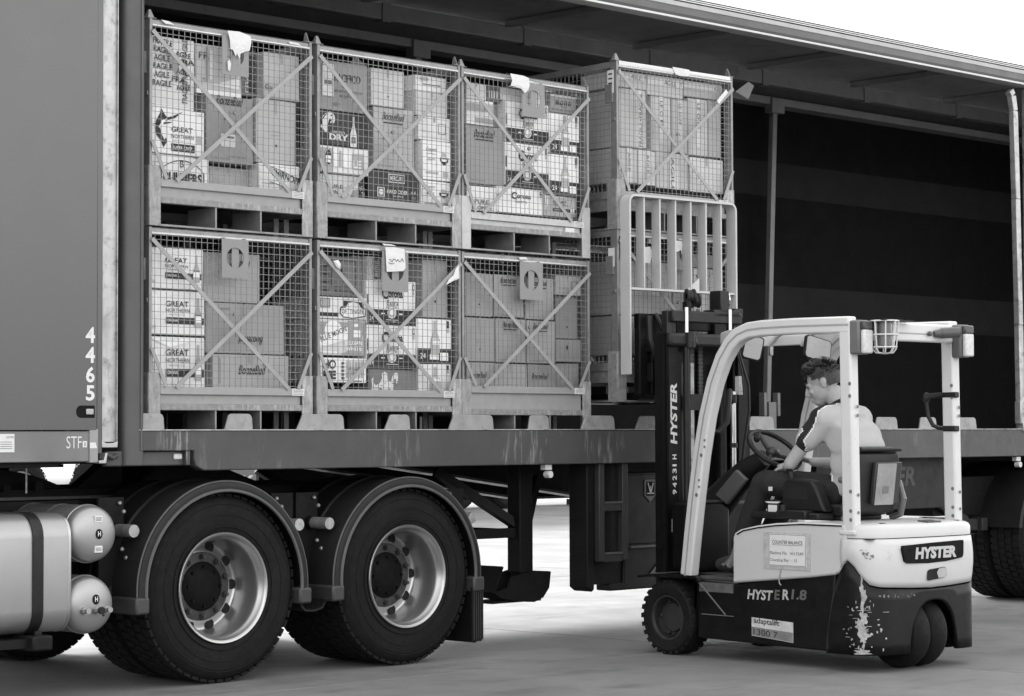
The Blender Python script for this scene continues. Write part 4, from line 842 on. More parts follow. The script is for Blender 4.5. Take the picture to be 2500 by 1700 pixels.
def prints(kind, F, D, G, Lt):
    """D dark print, G grey print, Lt light print: three meshes filled with flat shapes"""
    r_ = random.Random(sum(map(ord, kind)))
    if kind in ('booze_top','booze_mid','booze_mid2','booze_up','booze_label'):
        if kind == 'booze_top': script(F, D, .20, .80, .56)
        elif kind == 'booze_mid': script(F, D, .33, .46, .36, line=False)
        elif kind == 'booze_mid2': script(F, D, .12, .42, .60, line=False)
        elif kind == 'booze_up': script(F, D, .30, .66, .52, line=False)
        else:
            script(F, D, .20, .86, .58, line=False); F.rect(Lt, .30,.62,.24,.43); F.rect(G, .33,.58,.37,.40,2); F.rect(D,.35,.50,.385,.395,3)
            F.rect(G,.45,.85,.10,.108)
        if kind == 'booze_mid': F.rect(G, .08,.10,.2,.9)
        F.rect(G,.1,.5,.06,.068)
    elif kind == 'booze_inv': script(F, D, .72, .36, .32, rot=math.pi, line=False); F.rect(G,.12,.30,.88,.90)
    elif kind in ('northern','northern_wrap','great'):
        x = .27; z = .52
        F.text(D, 'GREAT', x, z+.12, fw=.42, fh=.13, bold=.015); F.text(D, 'NORTHERN', x, z, fw=.44, fh=.08); F.text(G, 'BREWING CO.', x+.06, z-.075, fw=.30, fh=.04)
        F.rect(D, x, .98, z-.27, z-.12); F.text(Lt, 'ORIGINAL', x+.03, z-.22, fw=.20, fh=.06, l=2)
        bottle(F, G if kind != 'great' else Lt, .87, .18, .86, .13, 2); F.rect(Lt, .81,.93,.30,.44,3); F.rect(D,.81,.93,.46,.48,3)
        F.text(G, 'N', .03, .12, fh=.09); 
        if kind == 'northern_wrap':
            F.poly(Lt, [(.02,.95),(.35,.80),(.75,.93),(.6,.97),(.3,.90),(.05,.99)]); F.poly(Lt,[(.05,.35),(.12,.6),(.10,.75),(.03,.7)])
        else: F.poly(Lt, [(.04,.25),(.12,.55),(.10,.9),(.02,.95)]); F.poly(Lt,[(.2,.86),(.5,.93),(.75,.86),(.5,.97)])
    elif kind == 'marlin':
        F.text(D, 'GREAT', .38, .50, fw=.40, fh=.12, bold=.015); F.text(D, 'NORTHERN', .38, .36, fw=.42, fh=.09); F.text(G, 'BREWING CO.', .42, .29, fw=.32, fh=.035)
        F.rect(D, .38,.82,.07,.24); F.text(Lt, 'SUPER CRISP', .41,.13, fw=.36, fh=.06, l=2)
        F.poly(D, [(.60,.97),(.40,.84),(.30,.80),(.26,.86),(.19,1.0),(.17,.88),(.10,.72),(.07,.55),(.10,.40),(.18,.28),(.24,.12),(.25,.30),(.20,.42),(.17,.55),(.20,.66),(.27,.72),(.34,.76),(.44,.80)])
        F.poly(D, [(.02,.62),(.12,.66),(.30,.70),(.42,.72),(.30,.66),(.12,.62)]); F.poly(D,[(.24,.14),(.30,.26),(.28,.36),(.24,.26)])
        F.poly(Lt, [(.14,.56),(.20,.72),(.30,.78),(.24,.68),(.18,.56)],2)
        F.rect(G,.88,.96,.93,.95); F.rect(G,.86,.95,.28,.46)
    elif kind in ('corona','corona_plain'):
        pl = kind == 'corona_plain'
        if not pl: F.rect(D, 0,1,.0,.34); F.rect(G,.03,.97,.055,.06,2)
        z = .52 if not pl else .50
        F.text(D, 'C', .30, z+.06, fw=.13, fh=.27, bold=.035); F.text(D, 'orona', .43, z+.10, fw=.30, fh=.14, bold=.03); F.text(D, 'Extra', .40, z-.08, fw=.24, fh=.12)
        if not pl:
            F.ell(Lt, .50,.27,.09,.13,2); F.ell(G,.50,.27,.075,.11,3); F.ell(Lt,.50,.27,.045,.07,4); F.ell(G,.50,.40,.12,.05,1)
            F.rect(Lt, .28,.35,.235,.262,2); F.rect(Lt,.65,.72,.235,.262,2); F.text(Lt,'24',.04,.09,fh=.09,l=2); F.rect(Lt,.38,.64,.10,.112,2)
        F.rect(D,.93,.975,.80,.95); F.rect(G,.93,.975,.70,.78); F.rect(Lt,.943,.962,.84,.92,2); F.rect(D,-.002,.025,.42,.68)
    elif kind in ('bottle','bottle_low'):
        if kind == 'bottle': F.rect(D, 0,1,0,.33); F.rect(Lt,.66,.90,.06,.24,2); F.rect(Lt,.36,.62,.08,.20,2); F.rect(G,.38,.60,.18,.25,3); F.text(Lt,'24',.08,.10,fh=.12,l=2); bottle(F, G, .52, .22, .96, .26, 2)
        else: bottle(F, G, .52, 0.0, .90, .34, 2)
        F.rect(Lt,.42,.64,.42,.56,3); F.text(D,'Corona',.41,.50,fw=.24,fh=.07,l=4); F.rect(D,.86,.93,.80,.96); F.rect(G,.86,.93,.70,.78)
    elif kind == 'dry':
        F.poly(Lt, [(.0,.50),(.04,.60),(.03,.72),(.05,.82),(.10,.90),(.18,.95),(.20,.99),(.22,.95),(.27,.93),(.30,.86),(.31,.74),(.29,.66),(.27,.64),(.25,.68),(.22,.63),(.20,.66),(.215,.75),(.20,.78),(.175,.70),(.16,.62),(.14,.50),(.15,.40),(.11,.34),(.06,.44)])
        F.poly(D, [(.04,.74),(.09,.87),(.18,.93),(.10,.84),(.06,.72)],2); F.poly(D,[(.17,.66),(.22,.76),(.24,.70)],2); F.poly(D,[(.21,.86),(.25,.90),(.24,.84)],2)
        F.text(Lt, 'CARLTON', .24,.375, fw=.27, fh=.055, bold=.015); F.text(Lt, 'DRY', .19,.15, fw=.40, fh=.19, bold=.045); F.rect(G,.20,.60,.07,.085); F.rect(G,.28,.50,.03,.045)
        bottle(F, Lt, .70, .01, .90, .14); F.rect(G,.655,.745,.12,.30,2); F.text(Lt,'DRY',.665,.19,fw=.07,fh=.05,l=3)
    elif kind == 'le':
        F.rect(G, .0,.25,.0,.92); F.ell(D,.155,.56,.085,.36,2); F.ell(Lt,.155,.56,.078,.33,3,24); F.ell(D,.155,.56,.070,.30,4,24); F.rect(Lt,.10,.21,.50,.62,5); F.rect(Lt,.11,.20,.36,.46,5)
        F.rect(G,.39,.43,.25,.85); F.rect(G,.66,.90,.20,.80); F.text(Lt,'LE',.66,.24,fw=.18,fh=.30,l=2,bold=.03)
        F.rect(Lt,.27,.36,.2,.9); F.rect(Lt,.46,.60,.2,.9)
    elif kind == 'pure': F.text(D,'PURE',.16,.46,fw=.42,fh=.15); F.text(D,'ON',.24,.25,fw=.22,fh=.15); F.poly(G,[(.75,.1),(.85,.45),(.98,.5),(.98,.05)]); F.ell(D,.82,.14,.06,.08)
    elif kind == 'pure2': F.text(D,'PURE',.25,.30,fw=.48,fh=.18); F.text(D,'BLONDE',.16,.06,fw=.70,fh=.16)
    elif kind == 'nx': F.text(Lt,'NX',.08,.45,fw=.85,fh=.16,rot=.3); F.text(Lt,'TY',.3,.2,fw=.6,fh=.2)
    elif kind == 'mercury':
        F.rect(Lt,.38,.70,.66,.92); F.rect(D,.39,.69,.69,.89,2); F.text(Lt,'MERCURY',.405,.72,fw=.27,fh=.14,l=3,bold=.02); F.rect(G,.40,.68,.60,.625)
        F.rect(Lt,.155,.30,.22,.50); F.rect(G,.17,.285,.24,.48,2); F.ell(Lt,.228,.36,.045,.09,3); F.text(Lt,'HARD CIDER',.35,.34,fw=.41,fh=.11,bold=.02); F.text(Lt,'ON APPLE',.46,.24,fw=.20,fh=.05); F.text(Lt,'4.4',.83,.36,fw=.09,fh=.11); F.rect(G,.83,.93,.22,.30)
    elif kind == 'light':
        F.text(D,'Coopers',.12,.70,fw=.36,fh=.14,shear=.4); F.rect(D,.12,.46,.665,.675); F.text(D,'LIGHT',.15,.50,fw=.30,fh=.085)
        F.poly(D,[(.60,.60),(.93,.60),(.90,.50),(.82,.43),(.765,.40),(.71,.43),(.63,.50)]); F.poly(Lt,[(.66,.56),(.87,.56),(.84,.50),(.69,.50)],2); F.poly(G,[(.66,.63),(.70,.74),(.80,.72),(.87,.63)])
        F.rect(G,.10,.55,.16,.22); F.rect(G,.72,.9,.10,.25); F.rect(D,.45,.50,.385,.395)
    elif kind == 'frame': F.frame(D,.62,.86,.30,.74,.012); F.rect(G,.1,.5,.35,.37); F.rect(G,.05,.9,.13,.14)
    elif kind == 'slot': F.rect(D,.22,.80,.42,.47); F.rect(G,.14,.40,.66,.9)
    elif kind == 'dot': F.ell(D,.50,.28,.030,.022); F.rect(G,.35,.65,.44,.448); F.rect(G,.38,.62,.50,.506)
    elif kind == 'drop': F.ell(D,.42,.62,.045,.09); F.poly(D,[(.38,.66),(.42,.78),(.46,.66)]); F.rect(G,.1,.9,.2,.21)
    elif kind == 'pacif':
        F.rect(Lt,.04,.28,.28,.93); F.rect(G,.08,.24,.52,.60,2); F.text(D,'PACIFICO',.30,.60,fw=.55,fh=.16,bold=.02); F.rect(G,.42,.66,.30,.34); F.ell(G,.34,.14,.08,.03); F.rect(G,.3,.9,.4,.43)
    elif kind == 'stripes':
        for k in range(7): F.rect(G if k % 2 else D,.06,.22,.12+.1*k,.16+.1*k)
        F.frame(D,.28,.86,.24,.90,.012); F.text(D,'6',.50,.52,fh=.2); F.text(D,'BEER 24 PACK',.36,.10,fw=.44,fh=.06)
    elif kind == 'barcode':
        F.frame(D,.34,.80,.06,.94,.05)
        for k in range(9): F.rect(D,.42,.72,.12+.09*k,.145+.09*k)
    elif kind == 'emblem':
        F.frame(D,.02,.22,.50,.93,.012)
        for k in range(6): F.rect(G,.05+.026*k,.062+.026*k,.55,.88)
        F.rect(D,.0,.40,.10,.28); F.poly(D,[(.42,.25),(.44,.55),(.50,.60),(.50,.85),(.90,.80),(.93,.55),(.99,.52),(.97,.14),(.70,.03),(.50,.08)],2); F.poly(Lt,[(.44,.27),(.46,.50),(.55,.52),(.60,.74),(.70,.80),(.82,.74),(.88,.52),(.97,.48),(.95,.18),(.70,.07),(.50,.12)],3)
        F.text(D,'OETTINGER',.46,.25,fw=.48,fh=.22,l=4)
    elif kind == 'moon':
        F.rect(G,0,1,.58,.93); F.ell(Lt,.30,.70,.19,.27,2,28);
        F.poly(Lt,[(0,.20),(0,.52),(.62,.80),(.62,.45)],3); F.text(D,'BLUE MOON',.03,.36,fw=.60,fh=.15,l=4,rot=.33,bold=.01); F.rect(G,.64,.95,.03,.98,3); F.rect(Lt,.74,.90,.52,.72,4); F.rect(Lt,.76,.86,.80,.90,4)
        F.text(Lt,'BELGIAN',.56,.30,fw=.37,fh=.12,l=5,bold=.02); F.text(Lt,'WHITE',.56,.14,fw=.37,fh=.12,l=5,bold=.02); F.poly(G,[(.45,.0),(.60,.12),(.95,.12),(.95,.0)],2); F.rect(Lt,.04,.4,.06,.10)
    elif kind == 'home':
        F.text(D,'HO',.06,.55,fw=.27,fh=.36,bold=.05); F.text(D,'ME',.06,.14,fw=.27,fh=.34,bold=.05); F.ell(Lt,.255,.73,.045,.10,2); F.rect(D,.253,.258,.60,.85,3)
        for k in range(5): F.rect(D,.45,.51,.14+.15*k,.23+.15*k)
        for k in range(6): F.poly(G,[(.56+.065*k,.15),(.60+.065*k,.45),(.575+.065*k,.62),(.61+.065*k,.92),(.585+.065*k,.62),(.615+.065*k,.42)]); F.rect(G,.56+.065*k,.59+.065*k,.2,.88)
        F.text(D,'draught',.60,.50,fw=.30,fh=.12,l=2,shear=.3); F.rect(D,.60,.90,.06,.09)
    elif kind == 'horse':
        F.poly(Lt,[(.02,.06),(.04,.30),(.02,.55),(.07,.70),(.06,.45),(.12,.32),(.20,.42),(.25,.62),(.24,.82),(.30,.92),(.36,.84),(.37,.55),(.44,.48),(.47,.72),(.52,.86),(.58,.88),(.60,.70),(.57,.40),(.55,.42),(.55,.62),(.51,.60),(.50,.10),(.46,.0),(.42,.20),(.30,.05),(.22,.22),(.14,.05)])
        for a in ((.10,.30,.24,.20),(.30,.60,.33,.40),(.45,.40,.52,.55),(.22,.30,.26,.50)): F.rect(D,a[0],a[2],min(a[1],a[3]),min(a[1],a[3])+.025,2)
    elif kind in ('fragile_wrap',):
        for k in range(6):
            zz = .90-.12*k; x = .0
            F.text(D, r_.choice(['FRAGILE','AGILE','RAGILE']), .02+.05*r_.random(), zz, fw=.34+.1*r_.random(), fh=.085, rot=r_.uniform(-.12,.04), bold=.02)
            if k not in (0,): F.text(D, r_.choice(['FRA','AGILE','FRAGILE','LE']), .45+.2*r_.random(), zz-.03, fw=.26+.12*r_.random(), fh=.08, rot=r_.uniform(-.12,.12), bold=.02)
        for k in range(3): F.text(D,'FRAGILE',.84,.10+.30*k,fw=.40,fh=.09,rot=math.pi/2,bold=.015)
        F.poly(G,[(.3,.84),(.62,.70),(.62,.45),(.40,.66)],0); F.rect(Lt,.1,.95,.02,.05)
    elif kind == 'fragile_v':
        F.text(Lt,'FRAGILE',.45,.08,fw=2.2,fh=.09,rot=math.pi/2); F.text(G,'FRAGILE',.9,.30,fw=1.8,fh=.09,rot=math.pi/2); F.rect(D,.5,.9,.1,.9,0)
    elif kind == 'fr': F.text(D,'FR',.06,.70,fw=.22,fh=.14); F.rect(Lt,.0,1,.0,.10); F.text(D,'TT',.10,.24,fw=.10,fh=.07); F.rect(G,.22,.26,.25,.95); F.rect(Lt,.30,.36,.3,.9); F.poly(Lt,[(.3,.2),(.95,.16),(.95,.4),(.5,.25)])
    elif kind == 'gu': F.text(D,'Gu',.02,.20,fw=.20,fh=.10); F.rect(G,.05,.95,.03,.045)
    elif kind == 'bulmers':
        F.text(D,'BULMERS',.22,.08,fw=.66,fh=.36,bold=.04); F.text(D,'B',.50,.62,fh=.22); n = 14
        F.poly(D,[(.18+.72*k/n,.50+.36*math.sin(math.pi*k/n)**.7) for k in range(n+1)]+[(.18+.72*k/n,.47+.36*math.sin(math.pi*k/n)**.7) for k in range(n,-1,-1)],1); F.rect(D,.17,.19,.05,.5); F.rect(D,.90,.92,.05,.5)
    elif kind == 'smirnoff':
        n = 12
        for zz in (.80,.30): F.poly(D,[(.25+.75*k/n, zz+.12*math.cos((k/n-.1)*1.8)-.25*k/n) for k in range(n+1)]+[(.25+.75*k/n, zz-.022+.12*math.cos((k/n-.1)*1.8)-.25*k/n) for k in range(n,-1,-1)])
        F.text(D,'SMIRNOFF',.30,.62,fw=.70,fh=.24,rot=-.22,bold=.02); F.text(D,'ICE',.52,.18,fw=.12,fh=.10,rot=-.22); F.rect(D,.05,.35,.34,.355)
    elif kind == 'smalltext':
        for k in range(4): F.rect(Lt,.12+.2*k,.20+.2*k,.25,.70)
        F.rect(G,.05,.95,.78,.92)
    elif kind == 'bands': F.rect(G,0,1,.55,.85); F.rect(G,.3,1,.10,.28); F.rect(Lt,.0,.9,.33,.42)
    elif kind == 'frothy': F.text(D,'FROTHY',.20,.44,fw=.62,fh=.24,bold=.05); F.rect(D,.40,.62,.33,.355); F.rect(G,.05,.95,.12,.22); F.rect(Lt,0,1,.9,1)
    elif kind in ('agile','agile_r'):
        a = .46 if kind == 'agile' else .78
        F.rect(Lt,0,1,.55,.98); F.text(D,'AGILE',a,.60,fw=.34 if kind == 'agile' else .18,fh=.26,l=2,rot=-.05)
        if kind == 'agile': F.text(D,'Y',.90,.60,fh=.24,l=2)
    elif kind == 'tape_v': F.rect(Lt,.62,.86,0,1); F.text(D,'FRAGILE',.84,.02,fw=.66,fh=.075,l=2,rot=math.pi/2); F.text(D,'FRAGILE',.84,.52,fw=.66,fh=.075,l=2,rot=math.pi/2); F.ell(D,.78,.48,.03,.012,2)
    elif kind == 'tape_v2': F.rect(Lt,.40,.62,.15,1); F.text(D,'LE O FF',.43,.92,fw=.95,fh=.075,l=2,rot=-math.pi/2); F.ell(D,.51,.55,.05,.018,2); F.rect(G,.05,.07,0,1)
    elif kind == 'tape_v3': F.rect(Lt,.40,.66,0,1); F.text(D,'AGILE',.44,.88,fw=.75,fh=.12,l=2,rot=-math.pi/2); F.rect(G,.97,.99,0,1)
    elif kind == 'plain':
        F.rect(G,.1,.9,.48,.486); F.rect(G,.44,.46,.2,.23)
for key, cg, x0, x1, z0, z1, yf, kind, tone, lab in CARTONS:
    ce = CG[cg]; rz = ce.rotation_euler.z; base = Vector(ce.location)
    cxm = (x0+x1)/2; dep = random.uniform(.34,.46)
    loc = base + Matrix.Rotation(rz, 3, 'Z') @ Vector((cxm, yf, z0))
    hw = (x1-x0)/2; h = z1-z0; j = lambda: random.uniform(-.0022,.0022)
    b = MB(); b.hexa([(-hw+j(),j(),0),(hw+j(),j(),0),(hw+j(),dep,0),(-hw+j(),dep,0),(-hw+j(),j(),h+j()),(hw+j(),j(),h+j()),(hw+j(),dep,h+j()),(-hw+j(),dep,h+j())])
    c = b.build('carton', carton_mat(min(.82, tone*1.22) if tone > .45 else tone*1.05), None, bevel=.004 if min(hw, h) > .03 else .002)
    c.location = loc; c.rotation_euler = (0, 0, rz+random.uniform(-.012,.012))
    tag(c, lab, 'carton', 'cartons packed in the mesh cages')
    D_, G_, L_ = MB(), MB(), MB(); F = Face(-hw+.001, hw-.001, .0, h, 0)
    prints(kind, F, D_, G_, L_)
    if tone > .2 and kind in ('plain','dot','booze_top','booze_mid','booze_mid2','booze_up','booze_inv','gu','frame'):
        t = MB(); F.rect(t, .47,.53,.78,1.0,0); t.build('packing_tape', mat('packing_tape', .30, .3, var=.05), c, smooth=False)
    if D_.f: D_.build('dark_print', M_PRINT, c, smooth=False)
    if G_.f: G_.build('grey_print', mat('faded_print_%02d' % int(tone*50), tone*.62 if tone > .15 else .12, .7, var=.08), c, smooth=False)
    if L_.f: L_.build('light_print', M_PRINTL if kind in ('dry','mercury','nx','fragile_v','smalltext','horse','stripes') or tone < .3 else (mat('pale_tape', .56, .5, var=.08) if kind.startswith('tape') or kind.startswith('agile') else mat('white_print', .80, .55, var=.05)), c, smooth=False)
    if kind == 'pacif':
        f = MB(); f.hexa([(hw-.12,.02,h),(hw,.0,h),(hw,.004,h),(hw-.12,.024,h),(hw-.06,.03,h+.05),(hw+.02,.10,h+.055),(hw+.02,.104,h+.055),(hw-.06,.034,h+.05)]); f.build('open_flap', carton_mat(.16), c)
# ------------------------------------------------------------------ forklift (local axes: x right, y forward, z up)
FK = thing('forklift', 'white and black electric forklift truck lifting two stacked mesh cages', 'forklift', (3.353, -.743, 0), R(-3.5), local=True)
def fp(b, name, m, parent=None, **k): return b.build(name, m, parent or FK, local=True, **k)
WD = 1.0
# chassis
b = MB(); b.prism([(.02,-.20,.118),(.02,-1.245,.105),(.02,-1.30,.60),(.02,-.90,.52),(.02,-.51,.455),(.02,-.20,.465)], (WD-.04,0,0)); ch = fp(b, 'chassis', M_FBLK, bevel=.012)
b = MB(); b.prism([(.19,-.22,.13),(.19,.30,.16),(.19,.30,.47),(.19,-.22,.46)], (WD-.38,0,0)); fp(b, 'front_frame', M_FBLK, bevel=.01)
for x0 in (.0, WD-.2):
    b = MB(); b.prism([(x0,.30,.455),(x0,.29,.475),(x0,.1,.492),(x0,-.20,.492),(x0,-.24,.46),(x0,-.20,.44),(x0,-.20,.30),(x0,-.212,.30),(x0,-.225,.44),(x0,-.19,.475),(x0,.1,.478),(x0,.28,.46)], (.2,0,0)); fp(b, 'wheel_arch', M_FBLK)
b = MB(); b.box(.04, WD-.04, -.62, .20, .470, .492); fp(b, 'foot_plate', mat('worn_floor_plate', .05, .6, var=.4, scale=20, dirt=.3, dirt_v=.1), bevel=.004)
b = MB(); b.box(.05, .30, -.50, -.18, .440, .468); b.box(.015,.035,-.50,-.2,.40,.455); fp(b, 'step', mat('step_grey', .09, .6, var=.4, scale=18))
b = MB(); b.bar((.012,-.215,.46),(.012,-.44,.27),.006,.006,(1,0,0)); b.box(.012,.02,-.50,-.24,.262,.266); b.build('scrape_line', M_PRINTG, ch, local=True)
# wheels
FT = [(.105,-.085),(.150,-.088),(.200,-.085),(.222,-.062),(.224,-.02),(.224,.02),(.222,.062),(.200,.085),(.155,.088),(.140,.082),(.132,.070),(.105,.05)]
def fwheel(x, flip):
    rt = bpy.data.objects.new('wheel', None); COL.objects.link(rt); rt.parent = FK; rt.location = (x, .045, .226); rt.rotation_euler = (0,0,math.pi if flip else 0)
    b = MB(); b.lathe(FT, (0,0,0), (-1,0,0), 48)
    for k in range(26):
        t = 2*math.pi*k/26
        for hs in (-1, 1):
            P = []
            for h in (hs*.012, hs*.078):
                for dt in (-.075, .045):
                    for r_ in (.205, .2285): P.append((-h, r_*math.sin(t+dt+hs*.06+abs(h)*.9), r_*math.cos(t+dt+hs*.06+abs(h)*.9)))
            a0,a1,a2,a3,b0,b1,b2,b3 = P; b.add([a0,a2,b2,b0,a1,a3,b3,b1], [(3,2,1,0),(4,5,6,7),(0,1,5,4),(1,2,6,5),(2,3,7,6),(3,0,4,7)])
    b.build('tyre', M_TYRE, rt, local=True, ang=30)
    b = MB(); b.lathe([(.140,.07),(.136,.079),(.128,.078),(.118,.05),(.112,.015),(.09,.01),(.085,.03),(.06,.034),(.0005,.034)], (0,0,0), (-1,0,0), 36)
    b.build('rim', mat('forklift_rim_paint', .028, .5, var=.3, scale=16), rt, local=True)
    b = MB()
    for k in range(5):
        t = 2*math.pi*(k+.2)/5; b.cyl((-.012,.098*math.sin(t),.098*math.cos(t)),(-.034,.098*math.sin(t),.098*math.cos(t)),.012,6)
    b.build('wheel_nut', M_HUB, rt, local=True)
fwheel(.088, False); fwheel(WD-.088, True)
def rwheel(x):
    rt = bpy.data.objects.new('wheel', None); COL.objects.link(rt); rt.parent = FK; rt.location = (x, -1.425, .203); rt.rotation_euler = (0,0,R(-7))
    b = MB(); b.lathe([(.09,-.068),(.15,-.070),(.185,-.062),(.199,-.035),(.202,0),(.199,.035),(.185,.062),(.15,.070),(.09,.068)], (0,0,0), (-1,0,0), 44); b.build('tyre', M_TYRE, rt, local=True, ang=50)
    b = MB(); b.cyl((-.06,0,0),(.06,0,0),.092,20); b.build('rim', M_FBLK, rt, local=True)
rwheel(.425); rwheel(.578)
# counterweight shell: plan outline from the left seam round the back to the right seam
RC = .17
def plan(inset=0.0, y_rear=-1.585):
    pts = []
    for y in (-1.235, -1.26, -1.29, -1.32, -1.35, -1.375, -1.40): pts.append((inset, y))
    for k in range(1, 9):
        a = R(180+90*k/9); pts.append((RC+(RC-inset)*math.cos(a), y_rear+RC+(RC-inset)*math.sin(a)))
    n = 24
    for k in range(n+1):
        f = k/n; pts.append((RC+(WD-2*RC)*f, y_rear+inset-.014*math.sin(math.pi*f)))
    for k in range(1, 9):
        a = R(270+90*k/9); pts.append((WD-RC+(RC-inset)*math.cos(a), y_rear+RC+(RC-inset)*math.sin(a)))
    for y in (-1.40, -1.375, -1.35, -1.32, -1.29, -1.26, -1.235): pts.append((WD-inset, y))
    return pts
def interp(tb, x):
    if x <= tb[0][0]: return tb[0][1]
    for (a, va), (c, vc) in zip(tb, tb[1:]):
        if x <= c: return va+(vc-va)*(x-a)/(c-a)
    return tb[-1][1]
PL = plan(); ARC = [0.0]
for (xa, ya), (xb, yb_) in zip(PL, PL[1:]): ARC.append(ARC[-1]+math.hypot(xb-xa, yb_-ya))
TOT = ARC[-1]
def edge_black(s_):
    s_ = min(s_, TOT-s_); return interp([(0,.16),(.03,.33),(.06,.47),(.10,.56),(.14,.617),(.175,.632),(.205,.60),(.25,.54),(.30,.492),(.36,.480),(.60,.468),(TOT/2,.463)], s_)
def shell(zlo, zhi, y_off=0.0, nz=6, inset=0.0, bulge=0.0, keep=None):
    b = MB(); pp = plan(inset); vs = []; m = nz+1
    for i, (x, y) in enumerate(pp):
        a, c = zlo(ARC[i], x, y), zhi(ARC[i], x, y)
        for k in range(m):
            f = k/nz; z = a+(c-a)*f
            d = bulge*math.sin(math.pi*f); cx, cy = .5, -1.2
            L = math.hypot(x-cx, y-cy); vs.append((x+(x-cx)/L*d, y+(y-cy)/L*d+y_off, z))
    fs = []
    for i in range(len(pp)-1):
        if keep and not keep(i): continue
        for k in range(nz): fs.append((i*m+k, (i+1)*m+k, (i+1)*m+k+1, i*m+k+1))
    b.add(vs, fs); return b
def arch_z(x, y):
    if y > -1.45 or not (.315 < x < .745): return .10
    f = (x-.53)/.215; return .10+.295*math.sqrt(max(0, 1-abs(f)**2.6))
b = shell(lambda s_, x, y: arch_z(x, y), lambda s_, x, y: edge_black(s_)-.006, nz=6)
cwb = fp(b, 'counterweight_base', M_FBLK, ang=40)
sol = cwb.modifiers.new('thick', 'SOLIDIFY'); sol.thickness = .03; sol.offset = -1
b = MB(); b.box(.05, .30, -1.50, -1.2, .10, .60); b.box(.76, .95, -1.50, -1.2, .10, .60); b.box(.30, .76, -1.30, -1.2, .1, .6); b.box(.05,.95,-1.52,-1.2,.41,.74); b.build('counterweight_core', M_HUBB, cwb, local=True)
b = shell(lambda s_, x, y: edge_black(s_)+.004, lambda s_, x, y: .752, nz=8, bulge=.012, keep=lambda i: 4 <= i < len(PL)-5)
cww = fp(b, 'counterweight_cover', M_FWHITE, ang=40); sol = cww.modifiers.new('thick', 'SOLIDIFY'); sol.thickness = .02; sol.offset = -1
# lid over the counterweight: shallow domed cover
b = MB(); pp = [p for p in plan(.004) if p[1] < -1.30]; n = len(pp); cxx, cyy = .5, -1.42
rings = []
for ins, z in ((0,.757),(0,.805),(.012,.822),(.035,.832),(.12,.838),(.30,.842)):
    rg = []
    for x, y in pp:
        dx, dy = cxx-x, (-1.31)-y; L = math.hypot(dx, dy); f = min(1, ins/max(L, .001)); rg.append((x+dx*f, y+dy*f*.8, z))
    rings.append(rg)
vs = [p for rg in rings for p in rg]; fs = []
for k in range(len(rings)-1):
    for i in range(n-1): fs.append((k*n+i, k*n+i+1, (k+1)*n+i+1, (k+1)*n+i))
fs.append(tuple((len(rings)-1)*n+i for i in range(n)))
b.add(vs, fs); lid = fp(b, 'battery_lid', M_FWHITE, ang=35)
b = MB(); b.prism([(.50,-1.545,.828),(.66,-1.545,.828),(.645,-1.48,.842),(.52,-1.48,.842)], (0,-.004,.006)); b.box(.52,.645,-1.56,-1.50,.828,.8425); b.build('lid_handle', mat('handle_grey_plastic', .045, .45), lid, local=True, bevel=.006)
b = MB(); b.box(.16,.20,-1.515,-1.495,.826,.8405); b.box(.84,.87,-1.515,-1.495,.826,.8405); b.build('lid_vent', M_HUBB, lid, local=True)
b = MB(); b.box(.02,.98,-1.55,-1.30,.7525,.757); b.build('lid_gap', M_HUBB, lid, local=True)
# name plate and tow pin pocket on the back
YB = -1.614
def rearpoly(pts, y): return [(x, y, z) for x, z in pts]
b = MB(); b.prism(rearpoly([(.235,.712),(.50,.722),(.775,.728),(.780,.722),(.778,.645),(.765,.628),(.62,.612),(.45,.606),(.27,.612),(.245,.625),(.228,.69)], YB), (0,.02,0)); npl = fp(b, 'name_plate', M_HUBB)
b = MB(); b.text('HYSTER', (.335,YB-.0015,.632), h=.068, w_=.375, bold=.055, shear=.10); b.build('lettering', mat('plate_lettering', .42, .4), npl, local=True, smooth=False)
b = MB(); b.prism(rearpoly([(.445,.512),(.46,.507),(.60,.52),(.62,.535),(.615,.572),(.60,.580),(.465,.570),(.448,.560)], YB), (0,.004,0)); fp(b, 'tow_pocket', M_HOLE)
b = MB(); b.prism(rearpoly([(.545,.518),(.60,.522),(.617,.537),(.612,.570),(.597,.577),(.548,.572),(.530,.55)], YB-.0012), (0,.004,0)); fp(b, 'tow_pocket_lip', mat('pocket_pale_paint', .34, .5, var=.15), None)  # paler patch over the right half of the tow pocket
# impact scars at the left rear corner: bare metal patches following the shell
scar = MB(); rs = random.Random(3)
def on_shell(s_, z, off=.0025):
    for i in range(len(ARC)-1):
        if ARC[i+1] >= s_:
            f = (s_-ARC[i])/(ARC[i+1]-ARC[i]); x = PL[i][0]+(PL[i+1][0]-PL[i][0])*f; y = PL[i][1]+(PL[i+1][1]-PL[i][1])*f
            nx, ny = x-.5, y+1.2; L = math.hypot(nx, ny); return (x+nx/L*off, y+ny/L*off, z)
def blob(sc_, zc, ws, hz, n=14, rough_=.45, off=.0025):
    c = on_shell(sc_, zc, off+.0006); ring_ = []
    for k in range(n):
        a = 2*math.pi*k/n; q = 1+rs.uniform(-rough_, rough_); ring_.append(on_shell(sc_+ws*q*math.cos(a), zc+hz*q*math.sin(a), off))
    scar.add([c]+ring_, [(0, 1+k, 1+(k+1)%n) for k in range(n)])
SC = .262
for zc, ws, hz in ((.535,.006,.028),(.47,.010,.035),(.43,.016,.04),(.37,.008,.03),(.31,.020,.035),(.26,.028,.03),(.225,.036,.026),(.19,.022,.02),(.155,.008,.02),(.125,.045,.010),(.112,.06,.006)): blob(SC+rs.uniform(-.012,.008), zc, ws, hz)
for k in range(46): blob(SC+rs.gauss(0,.06), rs.uniform(.12,.46), rs.uniform(.002,.008), rs.uniform(.002,.010), 8, .5)
